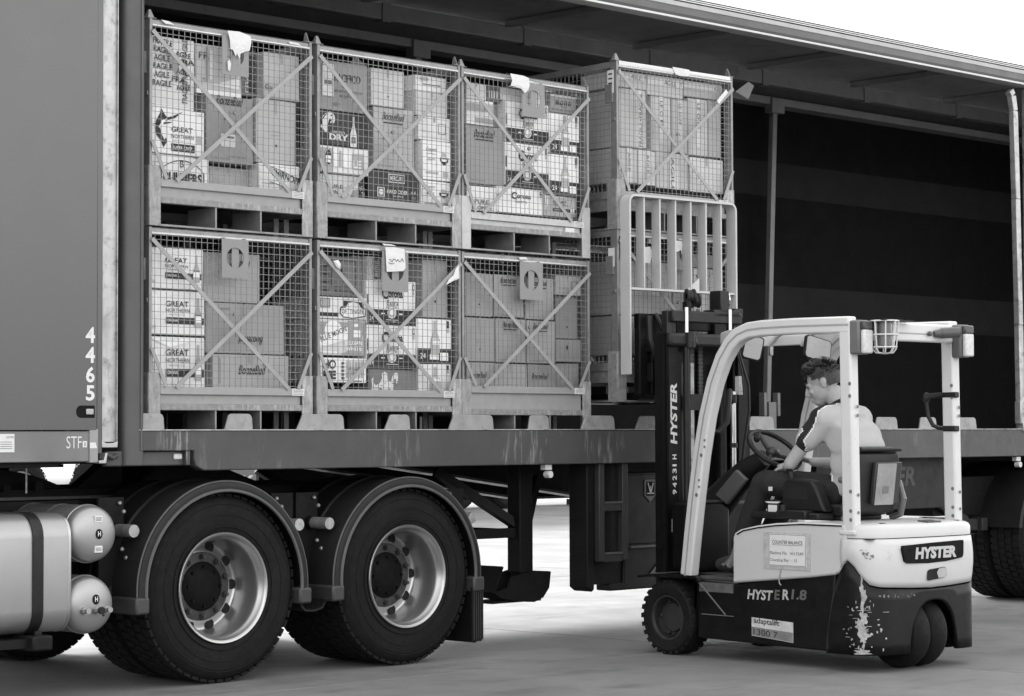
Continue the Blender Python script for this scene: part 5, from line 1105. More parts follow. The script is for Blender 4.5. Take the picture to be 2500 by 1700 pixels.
for k in range(14): blob(SC+rs.gauss(0,.05), rs.uniform(.12,.36), rs.uniform(.012,.03), .0016, 8, .3)
scar.build('bare_metal_scar', M_RUST, cwb, local=True)
scar = MB()
for k in range(9): blob(.35+.035*k+rs.uniform(-.01,.01), .43+rs.uniform(-.008,.008), rs.uniform(.003,.009), rs.uniform(.003,.009), 8, .5)
for k in range(16): blob(rs.uniform(.25,.33), rs.uniform(.64,.70), rs.uniform(.002,.010), rs.uniform(.002,.006), 8, .5, off=.0155)
scar.build('paint_chip', mat('chip_grey', .16, .6, var=.4, scale=40), cwb, local=True)
# seat hood (white side panels and top)
b = MB(); hood = [(-.511,.462),(-.515,.735),(-.530,.762),(-.575,.783),(-.70,.808),(-.85,.826),(-1.05,.838),(-1.25,.838),(-1.392,.832),(-1.392,.665),(-1.375,.61),(-1.345,.565),(-1.30,.545),(-1.10,.520)]
b.prism([(.0, y, z) for y, z in hood], (WD,0,0)); hd = fp(b, 'seat_hood', M_FWHITE, bevel=.014, seg=3)
b = MB()
for x0 in (-.0035, WD-.003): 
    pts = [(-.552,.752),(-.60,.775),(-.72,.797),(-.87,.814),(-1.06,.825),(-1.36,.824)]
    for (ya, za), (yb_, zb_) in zip(pts, pts[1:]): b.bar((x0+.003,ya,za),(x0+.003,yb_,zb_),.008,.007,(1,0,0))
b.build('hood_seal', M_HUBB, hd, local=True)
# machine card taped to the hood
b = MB(); b.box(-.004,-.0012,-1.125,-.765,.560,.785-.012); b.build('tape_backing', mat('clear_tape_dirty', .42, .25, var=.25, scale=18, dirt=.3, dirt_v=.2), hd, local=True)
b = MB(); b.box(-.006,-.004,-1.095,-.808,.580,.766); card = b.build('machine_card', M_PAPER, hd, local=True)
b = MB(); XT = -.0066
def st(body, y, z, h, w_=None, bold=.0, shear=0): b.text(body, (XT, y, z), (0,-1,0), (0,0,1), h=h, w_=w_, bold=bold, shear=shear)
st('COUNTER BALANCE', -.835, .708, .020, .235, .012); b.box(XT-.0003,XT,-1.070,-.835,.701,.703)
st('Machine No.', -.818, .646, .019, .135); st(':H13249', -.972, .646, .018, .103); st('Charging Bay', -.818, .602, .021, .145); st(':  15', -.978, .606, .017, .048)
for a in ((-1.092,-.811,.761,.763),(-1.092,-.811,.583,.585)): b.box(XT-.0003,XT,*a)
for a in ((-1.092,-1.090,.583,.763),(-.813,-.811,.583,.763)): b.box(XT-.0003,XT,*a)
b.build('card_print', M_PRINT, card, local=True, smooth=False)
b = MB(); b.tube([(-.004,-.90,.562),(-.008,-.893,.53),(-.006,-.885,.50),(-.004,-.888,.478),(-.004,-.90,.468)], .0035, 6); b.build('loose_tape', mat('tape_tail', .3, .5), hd, local=True)
# side lettering and hire sticker
b = MB(); b.text('HYST', (.0185,-.612,.372), (0,-1,0), (0,0,1), h=.060, w_=.205, bold=.03, shear=.15); b.text('R', (.0185,-.888,.383), (0,-1,0), (0,0,1), h=.060, w_=.052, bold=.03, shear=.1); b.build('lettering', mat('worn_lettering', .42, .5, var=.2, scale=30), ch, local=True, smooth=False)
b = MB(); b.text('1.8', (.0185,-.957,.388), (0,-1,0), (0,0,1), h=.060, w_=.120, bold=.03, shear=.1); b.text('E', (.0185,-.825,.380), (0,-1,0), (0,0,1), h=.058, w_=.046, bold=.03, shear=.1); b.build('faded_lettering', mat('faded_lettering', .10, .5, var=.2), ch, local=True, smooth=False)
b = MB(); b.prism([(.0175,-.648,.160),(.0175,-.972,.138),(.0175,-.972,.255),(.0175,-.648,.268)], (-.002,0,0)); stk = b.build('hire_sticker', mat('hire_sticker', .55, .4, var=.2, scale=16, dirt=.25, dirt_v=.2), ch, local=True)
b = MB(); b.prism([(.0150,-.65,.163),(.0150,-.970,.141),(.0150,-.970,.196),(.0150,-.65,.213)], (-.0006,0,0)); b.build('sticker_band', mat('sticker_band', .20, .4, var=.3, scale=14), stk, local=True)
b = MB(); b.text('adaptalift', (.0140,-.668,.225), (0,-1,-.04), (0,0,1), h=.044, w_=.20, bold=.015); b.text('1300 7', (.0140,-.664,.168), (0,-1,-.06), (0,0,1), h=.036, w_=.19, bold=.01)
b.build('sticker_print', M_PRINT, stk, local=True, smooth=False)
# overhead guard
def sweep_box(b, path, wx, wn, x0):
    """box section following a path in the y-z plane; wx wide in x from x0, wn across the path"""
    n = len(path); L_, R_ = [], []
    for i in range(n):
        a = Vector((0,)+path[max(i-1,0)]); c = Vector((0,)+path[min(i+1,n-1)]); d = (c-a).normalized(); nn = Vector((0,-d.z,d.y))
        p = Vector((0,)+path[i]); L_.append(p+nn*wn/2); R_.append(p-nn*wn/2)
    for i in range(n-1): b.hexa([(x0,L_[i].y,L_[i].z),(x0+wx,L_[i].y,L_[i].z),(x0+wx,L_[i+1].y,L_[i+1].z),(x0,L_[i+1].y,L_[i+1].z),(x0,R_[i].y,R_[i].z),(x0+wx,R_[i].y,R_[i].z),(x0+wx,R_[i+1].y,R_[i+1].z),(x0,R_[i+1].y,R_[i+1].z)])
    # stitched as one skin
def sweep_skin(path, wx, wn, x0, cap=True):
    b = MB(); n = len(path); vs = []
    for i in range(n):
        a = Vector((0,)+path[max(i-1,0)]); c = Vector((0,)+path[min(i+1,n-1)]); d = (c-a).normalized(); nn = Vector((0,-d.z,d.y)); p = Vector((0,)+path[i])
        q0, q1 = p+nn*wn/2, p-nn*wn/2
        vs += [(x0,q0.y,q0.z),(x0+wx,q0.y,q0.z),(x0+wx,q1.y,q1.z),(x0,q1.y,q1.z)]
    fs = []
    for i in range(n-1):
        for k in range(4): fs.append((i*4+k, i*4+(k+1)%4, i*4+4+(k+1)%4, i*4+4+k))
    fs += [(3,2,1,0), tuple((n-1)*4+k for k in range(4))]
    return b.add(vs, fs)
APATH = [(-.118,.488),(-.150,.72),(-.190,.98),(-.232,1.22),(-.285,1.46),(-.350,1.66),(-.420,1.80),(-.490,1.888),(-.560,1.938),(-.640,1.962),(-.75,1.970),(-1.0,1.972),(-1.42,1.966)]
for x0 in (.0, WD-.075):
    pil = fp(sweep_skin(APATH, .075, .094, x0), 'guard_pillar', M_FWHITE2, bevel=.012, seg=3, ang=40)
    gx = -.0015 if x0 == 0 else x0-.0015
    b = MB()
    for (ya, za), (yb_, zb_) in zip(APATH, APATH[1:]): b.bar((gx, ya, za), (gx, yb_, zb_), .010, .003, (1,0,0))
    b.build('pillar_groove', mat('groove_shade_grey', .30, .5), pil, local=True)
    b = MB()
    for q in (2, 3): 
        y, z = APATH[q]; b.disc((gx-.0006 if x0 == 0 else x0-.0012, y-.03, z), (-1,0,0), .012)
        for dz in (.05, .09): b.disc((gx-.0006 if x0 == 0 else x0-.0012, y-.04-.006*q, z+dz), (-1,0,0), .008)
    b.build('paint_scuff', M_PRINTG, pil, local=True)
    b = MB(); b.prism([(x0+.002,-1.36,.79),(x0+.002,-1.445,.79),(x0+.002,-1.43,1.995),(x0+.002,-1.345,1.995)], (.070,0,0)); rp = fp(b, 'rear_post', M_FWHITE2, bevel=.012, seg=3)
    b = MB()
    for z in (.86, .91, 1.02, 1.56, 1.63): b.disc((x0+.0005,-1.425,z), (-1,0,0), .011)
    for z in (.90, 1.0, 1.45, 1.5): b.disc((x0+.045,-1.4465,z), (0,-1,0), .010)
    b.build('bolt_scuff', M_PRINTG, rp, local=True)
    b = MB(); b.box(x0-.006, x0+.074, -1.458, -1.345, .775, .80); b.build('post_foot', M_FWHITE2, rp, local=True, bevel=.006)
    # rear lamp cluster with its housing
    b = MB(); b.box(x0+.0, x0+.10, -1.495, -1.425, 1.795, 1.99); lh = fp(b, 'rear_lamp', mat('lamp_housing', .11 if x0 == 0 else .045, .5), bevel=.012)
    b = MB(); b.box(x0+.015, x0+.095, -1.525, -1.495, 1.80, 1.935); b.build('lamp_lens', M_LENS, lh, local=True, bevel=.01)
    b = MB(); b.box(x0+.015, x0+.095, -1.523, -1.495, 1.935, 1.985); b.build('indicator_lens', M_LENSD, lh, local=True, bevel=.008)
b = MB(); b.box(.07, WD-.07, -1.44, -1.385, 1.882, 1.988); rb = fp(b, 'rear_beam', M_FWHITE2, bevel=.012, seg=3)
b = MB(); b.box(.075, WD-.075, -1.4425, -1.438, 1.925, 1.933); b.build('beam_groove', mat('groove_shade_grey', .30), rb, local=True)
# curved front bar, roof bars bending down to it
def front_y(x): return -.60+.53*math.sin(math.pi*(x-.03)/.94)**.75
fx = [.03+.94*k/24 for k in range(25)]
b = MB(); P_ = [Vector((x, front_y(x), 1.945-.018*math.sin(math.pi*(x-.03)/.94))) for x in fx]; vs = []
for i, p in enumerate(P_):
    d = (P_[min(i+1,24)]-P_[max(i-1,0)]).normalized(); nn = Vector((d.y,-d.x,0)); 
    for a, z in ((.012,.034),(-.012,.034),(-.012,-.034),(.012,-.034)): vs.append(p+nn*a+Vector((0,0,z)))
b.add(vs, [(i*4+k, i*4+(k+1)%4, i*4+4+(k+1)%4, i*4+4+k) for i in range(24) for k in range(4)]); fbar = fp(b, 'front_bar', M_FWHITE2, bevel=.006, ang=50)
for x in (.17, .30, .43, .57, .70, .83):
    b = MB(); yf = front_y(x); path = [(yf-.015,1.900),(yf-.075,1.955),(yf-.13,1.982),(-1.39,1.982)]
    fp(sweep_skin(path, .032, .020, x), 'roof_bar', M_FWHITE2, bevel=.004)
b = MB(); b.bar((.03,-1.02,1.945),(.97,-1.02,1.945),.05,.03,(0,0,1)); fp(b, 'roof_cross_bar', M_FWHITE2)
# mirrors
def mirror(x, y, z, tx, tz, w_, h):
    rt = bpy.data.objects.new('mirror', None); COL.objects.link(rt); rt.parent = FK; rt.location = (x, y, z); rt.rotation_euler = (R(tx), R(14 if w_ > .1 else 9), R(tz))
    b = MB(); b.prism([(p[0], 0, p[1]) for p in rrect(0, 0, w_/2+.008, h/2+.008, .022, 4)], (0,.025,0)); b.build('mirror_frame', M_RUB, rt, local=True, bevel=.004)
    b = MB(); b.prism([(p[0], -.003, p[1]) for p in rrect(0, 0, w_/2, h/2, .018, 4)], (0,.002,0)); b.build('mirror_glass', M_MIRROR, rt, local=True)
    b = MB(); b.tube([(0,.02,0),(.0,.06,.02),(-.01,.08,.075)], .008, 6); b.sphere((0,.03,0), .018,.018,.018,8,6); b.build('mirror_stalk', M_RUB, rt, local=True)
mirror(.30, -.415, 1.872, -8, -38, .105, .135); mirror(.72, -.57, 1.868, -10, -16, .175, .135)
# work lamp in a wire basket, round lamp behind it, horn on the rear beam
def basket(cx, cy, ztop):
    b = MB(); ln = .185; r0, r1 = .082, .066
    for k in range(8):
        t = 2*math.pi*k/8; c, s_ = math.cos(t), math.sin(t)
        b.tube([(cx+r0*c,cy+r0*s_,ztop),(cx+r1*c,cy+r1*s_,ztop-ln*.86),(cx+r1*c*.75,cy+r1*s_*.75,ztop-ln*.97),(cx,cy,ztop-ln)], .0042, 6)
    for f in (.0, .42, .80):
        r_ = r0+(r1-r0)*f; b.tube([(cx+r_*math.cos(2*math.pi*k/20),cy+r_*math.sin(2*math.pi*k/20),ztop-ln*f) for k in range(20)], .0042, 6, closed=True)
    return b
bk = fp(basket(.165, -1.545, 1.985), 'lamp_cage', M_FWHITE2)
b = MB(); b.cyl((.165,-1.545,1.985),(.165,-1.545,1.84),.040,16); b.build('beacon', mat('beacon_grey', .12, .3), bk, local=True, bevel=.008)
b = MB(); b.box(.09,.25,-1.61,-1.43,1.987,1.994); b.box(.22,.50,-1.50,-1.44,1.994,1.999); b.box(.105,.13,-1.50,-1.43,1.93,1.985); b.build('beacon_bracket', M_RUB, bk, local=True)
b = MB(); b.cyl((.315,-1.475,1.925),(.315,-1.44,1.925),.062,24); rl = fp(b, 'round_lamp', M_RUB, bevel=.008)
b = MB(); b.cyl((.315,-1.480,1.925),(.315,-1.474,1.925),.053,24); b.build('lamp_lens', mat('round_lens', .34, .2), rl, local=True)
b = MB(); b.cyl((.78,-1.47,1.935),(.865,-1.53,1.94),.032,18); b.cyl((.735,-1.45,1.93),(.78,-1.47,1.935),.018,12,.031); b.sphere((.69,-1.455,1.93),.014,.014,.016,8,6); hn = fp(b, 'reversing_horn', mat('horn_grey', .07, .45))
b = MB(); b.cyl((.863,-1.5285,1.94),(.870,-1.5335,1.94),.027,18); b.build('horn_grille', M_LENSD, hn, local=True)
# grab handle on the right rear post
b = MB(); b.tube([(.94,-1.37,1.575),(.93,-1.33,1.572),(.91,-1.27,1.568),(.905,-1.255,1.555),(.905,-1.255,1.52),(.91,-1.262,1.45),(.92,-1.29,1.395),(.935,-1.33,1.378),(.945,-1.38,1.375)], .013, 8); hnd = fp(b, 'grab_handle', M_RUB)
b = MB(); b.box(.925,.965,-1.452,-1.33,1.558,1.592); b.build('handle_bracket', M_RUB, hnd, local=True, bevel=.005); b = MB(); b.box(.92,.965,-1.452,-1.36,1.358,1.392); b.sphere((.905,-1.252,1.56),.022,.025,.032,8,6); b.bar((.94,-1.34,1.575),(.905,-1.26,1.57),.03,.03,(0,0,1)); b.build('handle_bracket', M_RUB, hnd, local=True, bevel=.005)
# mast: outer channels, inner channels, cross heads, cylinders, hoses, chains
MX0, MX1, MY = .225, .985, .25
for x0, s_ in ((MX0, 1), (MX1, -1)):
    b = MB(); xa, xb = sorted((x0, x0+s_*.105)); b.box(xa, xb, MY, MY+.018, .08, 1.985); xa, xb = sorted((x0, x0+s_*.02)); b.box(xa, xb, MY, MY+.05, .08, 1.985); xa, xb = sorted((x0+s_*.03, x0+s_*.09)); b.box(xa, xb, MY+.06, MY+.14, .08, 1.985); oc = fp(b, 'outer_mast_channel', M_MAST, bevel=.003)
    b = MB(); xa, xb = sorted((x0+s_*.035, x0+s_*.115)); b.box(xa, xb, MY+.03, MY+.045, .15, 2.13); xa, xb = sorted((x0+s_*.075, x0+s_*.09)); b.box(xa, xb, MY+.03, MY+.12, .15, 2.13); ic = fp(b, 'inner_mast_channel', M_GREASE, bevel=.003)
b = MB(); b.text('HYSTER', (MX0+.088, MY-.0015, 1.285), (0,0,1), (-1,0,0), h=.060, w_=.385, bold=.035, shear=.12); b.build('lettering', mat('mast_lettering', .55, .5), oc.parent.children[[c.name for c in oc.parent.children].index('outer_mast_channel')], local=True, smooth=False)
b = MB(); zz = 1.225
for ch_ in 'H13249':
    b.text(ch_, (MX0+.080, MY-.0015, zz-.035), (0,0,1), (-1,0,0), h=.036, w_=.030 if ch_ != '1' else .012, bold=.02); zz -= .044
b.build('machine_number', mat('number_white', .6, .5), bpy.data.objects['outer_mast_channel'], local=True, smooth=False)
b = MB(); b.box(MX0+.035, MX0+.105, MY-.003, MY-.001, .735, .815); wl = b.build('warning_label', M_PAPER, bpy.data.objects['outer_mast_channel'], local=True)
b = MB(); b.prism([(MX0+.05,MY-.0045,.765),(MX0+.075,MY-.0045,.755),(MX0+.09,MY-.0045,.78),(MX0+.075,MY-.0045,.80),(MX0+.068,MY-.0045,.775)], (0,.001,0)); b.build('label_print', M_PRINT, wl, local=True)
b = MB(); b.prism([(MX0,MY-.035,1.90),(MX1,MY-.035,1.90),(MX1,MY-.035,1.985),(MX0,MY-.035,1.985)], (0,.06,0)); xh = fp(b, 'mast_cross_head', mat('cross_head_grey', .014, .5, var=.2, spec=.3), bevel=.02)
b = MB(); b.tube([(MX0+.23,MY-.037,1.962),(MX0+.235,MY-.037,1.945),(MX0+.223,MY-.037,1.938),(MX0+.23,MY-.037,1.928),(MX0+.238,MY-.037,1.938)], .003, 5); b.build('hook_mark', M_PRINTG, xh, local=True)
b = MB(); b.box(MX0+.06, MX1-.06, MY+.0, MY+.05, 2.055, 2.13); fp(b, 'inner_cross_head', mat('cross_head_grey', .014), bevel=.01)
b = MB(); b.box(.25, .93, MY, MY+.12, .62, .70); b.box(.25,.93, MY, MY+.12, .12, .24); fp(b, 'mast_tie', M_MAST, bevel=.008)
for x, rr in ((.40,.030),(.80,.030)):
    b = MB(); b.cyl((x,MY+.07,.2),(x,MY+.07,1.80),rr,16); cy_ = fp(b, 'lift_cylinder', M_GREASE)
    b = MB(); b.cyl((x,MY-.002,1.80),(x,MY-.002,2.15),.014,12); b.build('cylinder_rod', M_CHROME, cy_, local=True)
    b = MB(); b.cyl((x,MY-.038,1.895),(x,MY-.038,1.99),.032,16); b.build('rod_collar', M_GREASE, cy_, local=True)
b = MB(); b.cyl((.385,MY-.015,.9),(.385,MY-.015,1.90),.020,12); b.box(.37,.40,MY-.03,MY,1.54,1.66); b.box(.40,.52,MY-.02,MY+.02,1.50,1.60); fp(b, 'hose_tube', M_GREASE)
b = MB(); b.cyl((.775,MY-.05,1.08),(.775,MY-.05,1.62),.019,14); tr_ = fp(b, 'bright_pipe', M_CHROME)
b = MB(); b.cyl((.775,MY-.05,1.545),(.775,MY-.05,1.60),.026,12); b.cyl((.775,MY-.05,1.26),(.775,MY-.05,1.29),.028,12); b.build('pipe_collar', M_GREASE, tr_, local=True)
b = MB(); b.box(.835,.875,MY-.05,MY-.01,1.60,1.72); b.box(.84,.868,MY-.055,MY-.05,1.62,1.70); fp(b, 'valve_block', M_LENS, bevel=.005)
b = MB(); b.tube([(.82,MY-.05,1.9),(.85,MY-.06,1.8),(.90,MY-.07,1.66),(.905,MY-.07,1.5),(.86,MY-.06,1.25),(.84,MY-.05,1.05)], .009, 7); b.tube([(.75,MY-.06,1.55),(.70,MY-.09,1.62),(.66,MY-.12,1.56),(.63,MY-.13,1.42),(.56,MY-.12,1.36),(.50,MY-.10,1.37)], .020, 8); b.tube([(.80,MY-.05,1.92),(.84,MY-.07,1.75),(.855,MY-.07,1.60)], .006, 6); fp(b, 'hydraulic_hose', M_RUB)
b = MB(); b.box(.37, .90, MY+.13, MY+.136, .30, 1.88); fp(b, 'mast_dark_backing', M_MAST)  # added dark sheet standing for the darkness behind the mast
def chain(x):
    b = MB()
    for k in range(46): b.box(x-.020, x+.020, MY+.105, MY+.118, .82+.025*k, .838+.025*k)
    for k in range(45): b.box(x-.010, x+.010, MY+.108, MY+.115, .838+.025*k, .845+.025*k)
    return b
fp(chain(.56), 'lift_chain', mat('chain_steel', .06, .45, .4, var=.3, scale=30)); fp(chain(.64), 'lift_chain', mat('chain_steel', .06))
b = MB(); b.box(.50,.53,MY+.06,MY+.075,.9,1.8); fp(b, 'steel_rod', M_ALU)
for x, z, rr in ((.50, 2.225, .050), (.545, 2.20, .046)):
    b = MB(); b.lathe([(rr*.4,-.025),(rr,-.028),(rr,-.018),(rr*.86,-.010),(rr*.86,.010),(rr,.018),(rr,.028),(rr*.4,.025)], (x, MY+.06, z), (.9,-.45,0), 24); fp(b, 'hose_sheave', M_GREASE if x > .52 else M_RUB)
b = MB(); b.cyl((.46,MY+.05,2.1),(.47,MY+.05,2.2),.018,8); b.box(.44,.48,MY+.03,MY+.07,2.12,2.19); fp(b, 'sheave_bracket', M_MAST)
b = MB(); b.box(.72,.80,MY+.0,MY+.10,2.13,2.27); fp(b, 'sheave_guard', M_RUB, bevel=.006)
b = MB(); b.lathe([(.02,-.02),(.05,-.022),(.05,-.015),(.043,-.008),(.043,.008),(.05,.015),(.05,.022),(.02,.02)], (.82,MY+.06,2.215), (.9,-.45,0), 24); fp(b, 'hose_sheave', M_CHROME)
b = MB(); b.box(.66,.90,MY+.0,MY+.10,2.10,2.145); b.box(.87,.95,MY+.02,MY+.08,2.10,2.16); fp(b, 'sheave_plate', M_GREASE, bevel=.004)
# carriage, load backrest with slats, forks
YK = .585
b = MB()
b.box(.25, 1.17, YK-.06, YK-.015, 1.62, 1.72); b.box(.25, 1.17, YK-.06, YK-.015, 2.02, 2.12); b.box(.34, .46, YK-.09, YK-.03, 1.60, 2.12); b.box(.92, 1.04, YK-.09, YK-.03, 1.60, 2.12); b.box(.56,.66,YK-.10,YK-.03,1.55,2.10)
car = fp(b, 'fork_carriage', M_MAST, bevel=.006)
b = MB(); b.box(.36,.95,YK-.16,YK-.06,1.80,1.92); b.cyl((.30,YK-.09,1.90),(.62,YK-.09,1.90),.028,12); b.box(.30,.44,YK-.13,YK-.08,1.68,1.80); b.prism([(.42,YK-.14,1.52),(.55,YK-.14,1.52),(.62,YK-.14,1.66),(.52,YK-.14,1.70)], (0,.04,0)); b.box(.62,.70,YK-.16,YK-.1,1.42,1.9); b.build('side_shifter', M_MAST, car, local=True, bevel=.006)
b = MB(); b.box(.25,.335,YK-.07,YK-.02,1.60,2.12); b.build('carriage_plate', M_MAST, car, local=True, bevel=.005)
b = MB(); b.tube([(.30,YK-.1,2.1),(.27,YK-.14,1.95),(.33,YK-.15,1.8),(.36,YK-.12,1.66)], .018, 7); b.tube([(.36,YK-.1,2.12),(.42,YK-.17,1.9),(.40,YK-.15,1.7)], .016, 7); b.build('hydraulic_hose', M_RUB, car, local=True)
b = MB(); b.cyl((.40,YK-.13,1.99),(.40,YK-.13,2.06),.012,8); b.tube([(.33,YK-.13,1.965),(.40,YK-.135,1.97),(.47,YK-.13,1.972)], .007, 6); b.box(.395,.45,YK-.14,YK-.12,1.985,2.0); b.build('shifter_pin', M_CHROME, car, local=True)
BX0, BX1, BZ0, BZ1, BZB = .185, 1.185, 1.73, 2.885, 2.272
TH = .075
rr = .055
outl = [(BX0,BZ0)]+[(BX0, BZ1-rr)]+[(BX0+rr-rr*math.cos(R(a)), BZ1-rr+rr*math.sin(R(a))) for a in (22,45,68,90)]+[(BX1-rr+rr*math.sin(R(a)), BZ1-rr+rr*math.cos(R(a))) for a in (0,22,45,68)]+[(BX1,BZ1-rr),(BX1,1.99)]
b = MB(); vs = []; n = len(outl); cxm_ = (BX0+BX1)/2
for i, (x, z) in enumerate(outl):
    a = Vector((outl[max(i-1,0)][0],0,outl[max(i-1,0)][1])); c = Vector((outl[min(i+1,n-1)][0],0,outl[min(i+1,n-1)][1])); d = (c-a).normalized(); nn = Vector((d.z,0,-d.x)); p = Vector((x,0,z)); q = p+nn*.014
    vs += [(p.x,YK-TH/2-.01,p.z),(q.x,YK-TH/2-.01,q.z),(q.x,YK+TH/2,q.z),(p.x,YK+TH/2,p.z)]
b.add(vs, [(i*4+k, i*4+(k+1)%4, i*4+4+(k+1)%4, i*4+4+k) for i in range(n-1) for k in range(4)]+[(3,2,1,0),tuple((n-1)*4+k for k in range(4))])
brs = fp(b, 'load_backrest', M_BREST, ang=35)
b = MB(); b.box(BX0+.014, BX1-.014, YK-TH/2, YK+TH/2, BZB, BZB+.014); b.build('lower_bar', M_BREST, brs, local=True)
for k in range(6):
    x = BX0+.143*(k+1)-.005; b = MB(); b.box(x, x+.013, YK-TH/2, YK+TH/2, BZB+.014, BZ1-.014); b.build('slat', M_BREST, brs, local=True, bevel=.002, seg=1)
b = MB(); b.prism([(.72,YK-.03,BZB+.014),(.84,YK-.03,BZB+.014),(.84,YK-.03,BZB+.10)], (0,.012,0)); b.build('gusset', M_BREST, brs, local=True)
for x in (.40, .98):
    b = MB(); b.prism([(x-.05,YK-.01,2.06),(x-.05,YK-.045,2.06),(x-.05,YK-.045,1.62),(x-.05,YK+.02,1.575),(x-.05,1.65,1.585),(x-.05,1.65,1.597),(x-.05,YK+.03,1.618),(x-.05,YK-.01,1.66)], (.10,0,0)); fp(b, 'fork', M_MAST, bevel=.003)
# driver place: cowl, column, wheel, levers, seat
b = MB(); b.box(.20,.50,-.03,.20,.50,.93); b.box(.20,.90,.06,.20,.50,.93); cw = fp(b, 'front_cowl', M_RUB, bevel=.025, seg=3)
b = MB(); b.lathe([(.0005,.004),(.05,.004),(.06,0)], (.36,.09,.93), (0,0,1), 20); b.box(.22,.48,-.04,.0,.925,.94); b.build('cup_recess', mat('cowl_grey', .045, .5), cw, local=True)
b = MB(); b.tube([(.50,.12,.88),(.50,-.02,1.00),(.50,-.18,1.12),(.50,-.32,1.20)], [.11,.095,.080,.055], 12); col = fp(b, 'steering_column', M_RUB)
b = MB(); b.prism([(.365,-.20,1.13),(.365,-.29,1.07),(.365,-.12,.91),(.365,-.02,.97)], (.03,0,0)); b.build('display_panel', mat('display_grey', .085, .4), col, local=True, bevel=.01)
SW = Vector((.50,-.400,1.250)); SN = Vector((0,-.64,.77)).normalized()
e1 = Vector((1,0,0)); e2 = SN.cross(e1); rad = .175
b = MB(); b.tube([SW+(e1*math.cos(2*math.pi*k/40)+e2*math.sin(2*math.pi*k/40))*rad for k in range(40)], .0155, 10, closed=True); sw = fp(b, 'steering_wheel', M_RUB, ang=60)
b = MB()
for a in (90, 215, 325): d = e1*math.cos(R(a))+e2*math.sin(R(a)); b.tube([SW-SN*.03+d*.03, SW-SN*.02+d*.10, SW+d*.17], [.016,.013,.011], 7)
b.sphere(SW-SN*.02, .045,.045,.035,12,8); b.build('wheel_spoke', mat('wheel_hub_plastic', .03, .3), sw, local=True)
b = MB(); b.sphere(SW+e1*(-.11)+e2*(.08)+SN*.03, .022,.022,.03,10,8); b.build('spinner_knob', M_RUB, sw, local=True)
b = MB(); b.box(.29,.70,-1.12,-.66,.865,.935); b.box(.31,.68,-1.10,-.68,.835,.87); seat = fp(b, 'seat_cushion', M_VINYL, bevel=.025, seg=3)
b = MB(); b.prism([(.30,-1.10,.88),(.30,-1.195,.88),(.30,-1.240,1.18),(.30,-1.235,1.235),(.30,-1.205,1.24),(.30,-1.18,1.20),(.30,-1.12,1.02)], (.37,0,0)); sb = fp(b, 'seat_back', M_VINYL, bevel=.03, seg=3)
b = MB(); b.prism([(.30,-1.16,1.235),(.30,-1.25,1.242),(.30,-1.265,1.255),(.30,-1.24,1.272),(.30,-1.16,1.266)], (.375,0,0)); b.build('headrest_lip', M_VINYL, sb, local=True, bevel=.012, seg=3)
b = MB(); b.prism([(.42,-1.207,.935),(.655,-1.207,.935),(.655,-1.240,1.18),(.42,-1.240,1.18)], (0,-.03,0)); dp = b.build('document_pouch', mat('pouch_edge', .03, .4), sb, local=True, bevel=.006)
b = MB(); b.prism([(.43,-1.2395,.930),(.60,-1.2395,.930),(.60,-1.2725,1.172),(.43,-1.2725,1.172)], (0,-.002,0)); sh_ = b.build('pouch_sheet', mat('pouch_plastic', .26, .25, var=.18, scale=9), dp, local=True)
b = MB(); b.prism([(.49,-1.2507,.995),(.545,-1.2507,.995),(.545,-1.257,1.04),(.49,-1.257,1.04)], (0,-.0008,0)); b.build('sheet_print', M_PRINTG, sh_, local=True)
for x in (.27, .705):
    b = MB(); b.tube([(x,-1.12,1.08),(x,-1.20,1.06),(x,-1.235,.96),(x,-1.21,.87),(x,-1.14,.85)], .020, 8); fp(b, 'hip_bar', mat('hip_bar_grey', .10, .4))
b = MB(); b.prism([(.20,-.72,.92),(.20,-.735,1.06),(.20,-.77,1.085),(.20,-.88,1.08),(.20,-.955,1.075),(.20,-.99,1.04),(.20,-1.06,.89),(.20,-.74,.89)], (.085,0,0)); arm = fp(b, 'arm_console', M_RUB, bevel=.015, seg=3)
b = MB(); b.prism([(.198,-.765,.96),(.198,-.772,1.04),(.198,-.92,1.04),(.198,-.94,.96)], (.004,0,0)); b.build('console_pocket', M_HOLE, arm, local=True)
b = MB(); b.box(.15,.30,-1.05,-.52,.845,.885); b.box(.12,.20,-.98,-.75,.85,.90); b.cyl((.13,-.80,.885),(.13,-.80,.93),.02,10); fp(b, 'lever_base', M_RUB, bevel=.01)
b = MB(); b.prism([(.19,-.62,.86),(.19,-.705,.86),(.19,-.715,.955),(.19,-.61,.955)], (.05,0,0)); rd = fp(b, 'reader_stand', M_RUB, bevel=.004)
b = MB(); b.prism([(.187,-.63,.865),(.187,-.70,.865),(.187,-.70,.925),(.187,-.63,.925)], (.002,0,0)); b.prism([(.187,-.605,.945),(.187,-.725,.945),(.187,-.705,.935),(.187,-.625,.935)], (.06,0,0)); b.build('reader_label', M_PRINTL, rd, local=True)
b = MB(); b.cyl((.25,-.76,1.08),(.25,-.745,1.135),.012,8); b.sphere((.25,-.745,1.14),.022,.022,.022,10,7); fp(b, 'control_lever', M_RUB)
# loose wrap on the floor behind the driver's feet
b = MB(); rs = random.Random(5); vs = []; nx, ny = 9, 7
for i in range(nx):
    for k in range(ny): vs.append((.06+.22*k/(ny-1), -.50+.16*i/(nx-1), .56+.13*math.sin(math.pi*i/(nx-1))*math.sin(math.pi*k/(ny-1))+rs.uniform(-.02,.02)))
b.add(vs, [(i*ny+k, i*ny+k+1, (i+1)*ny+k+1, (i+1)*ny+k) for i in range(nx-1) for k in range(ny-1)])
b.build('plastic_wrap', mat('wrap_plastic', .10, .3, var=.6, scale=14), FK, local=True, ang=20)

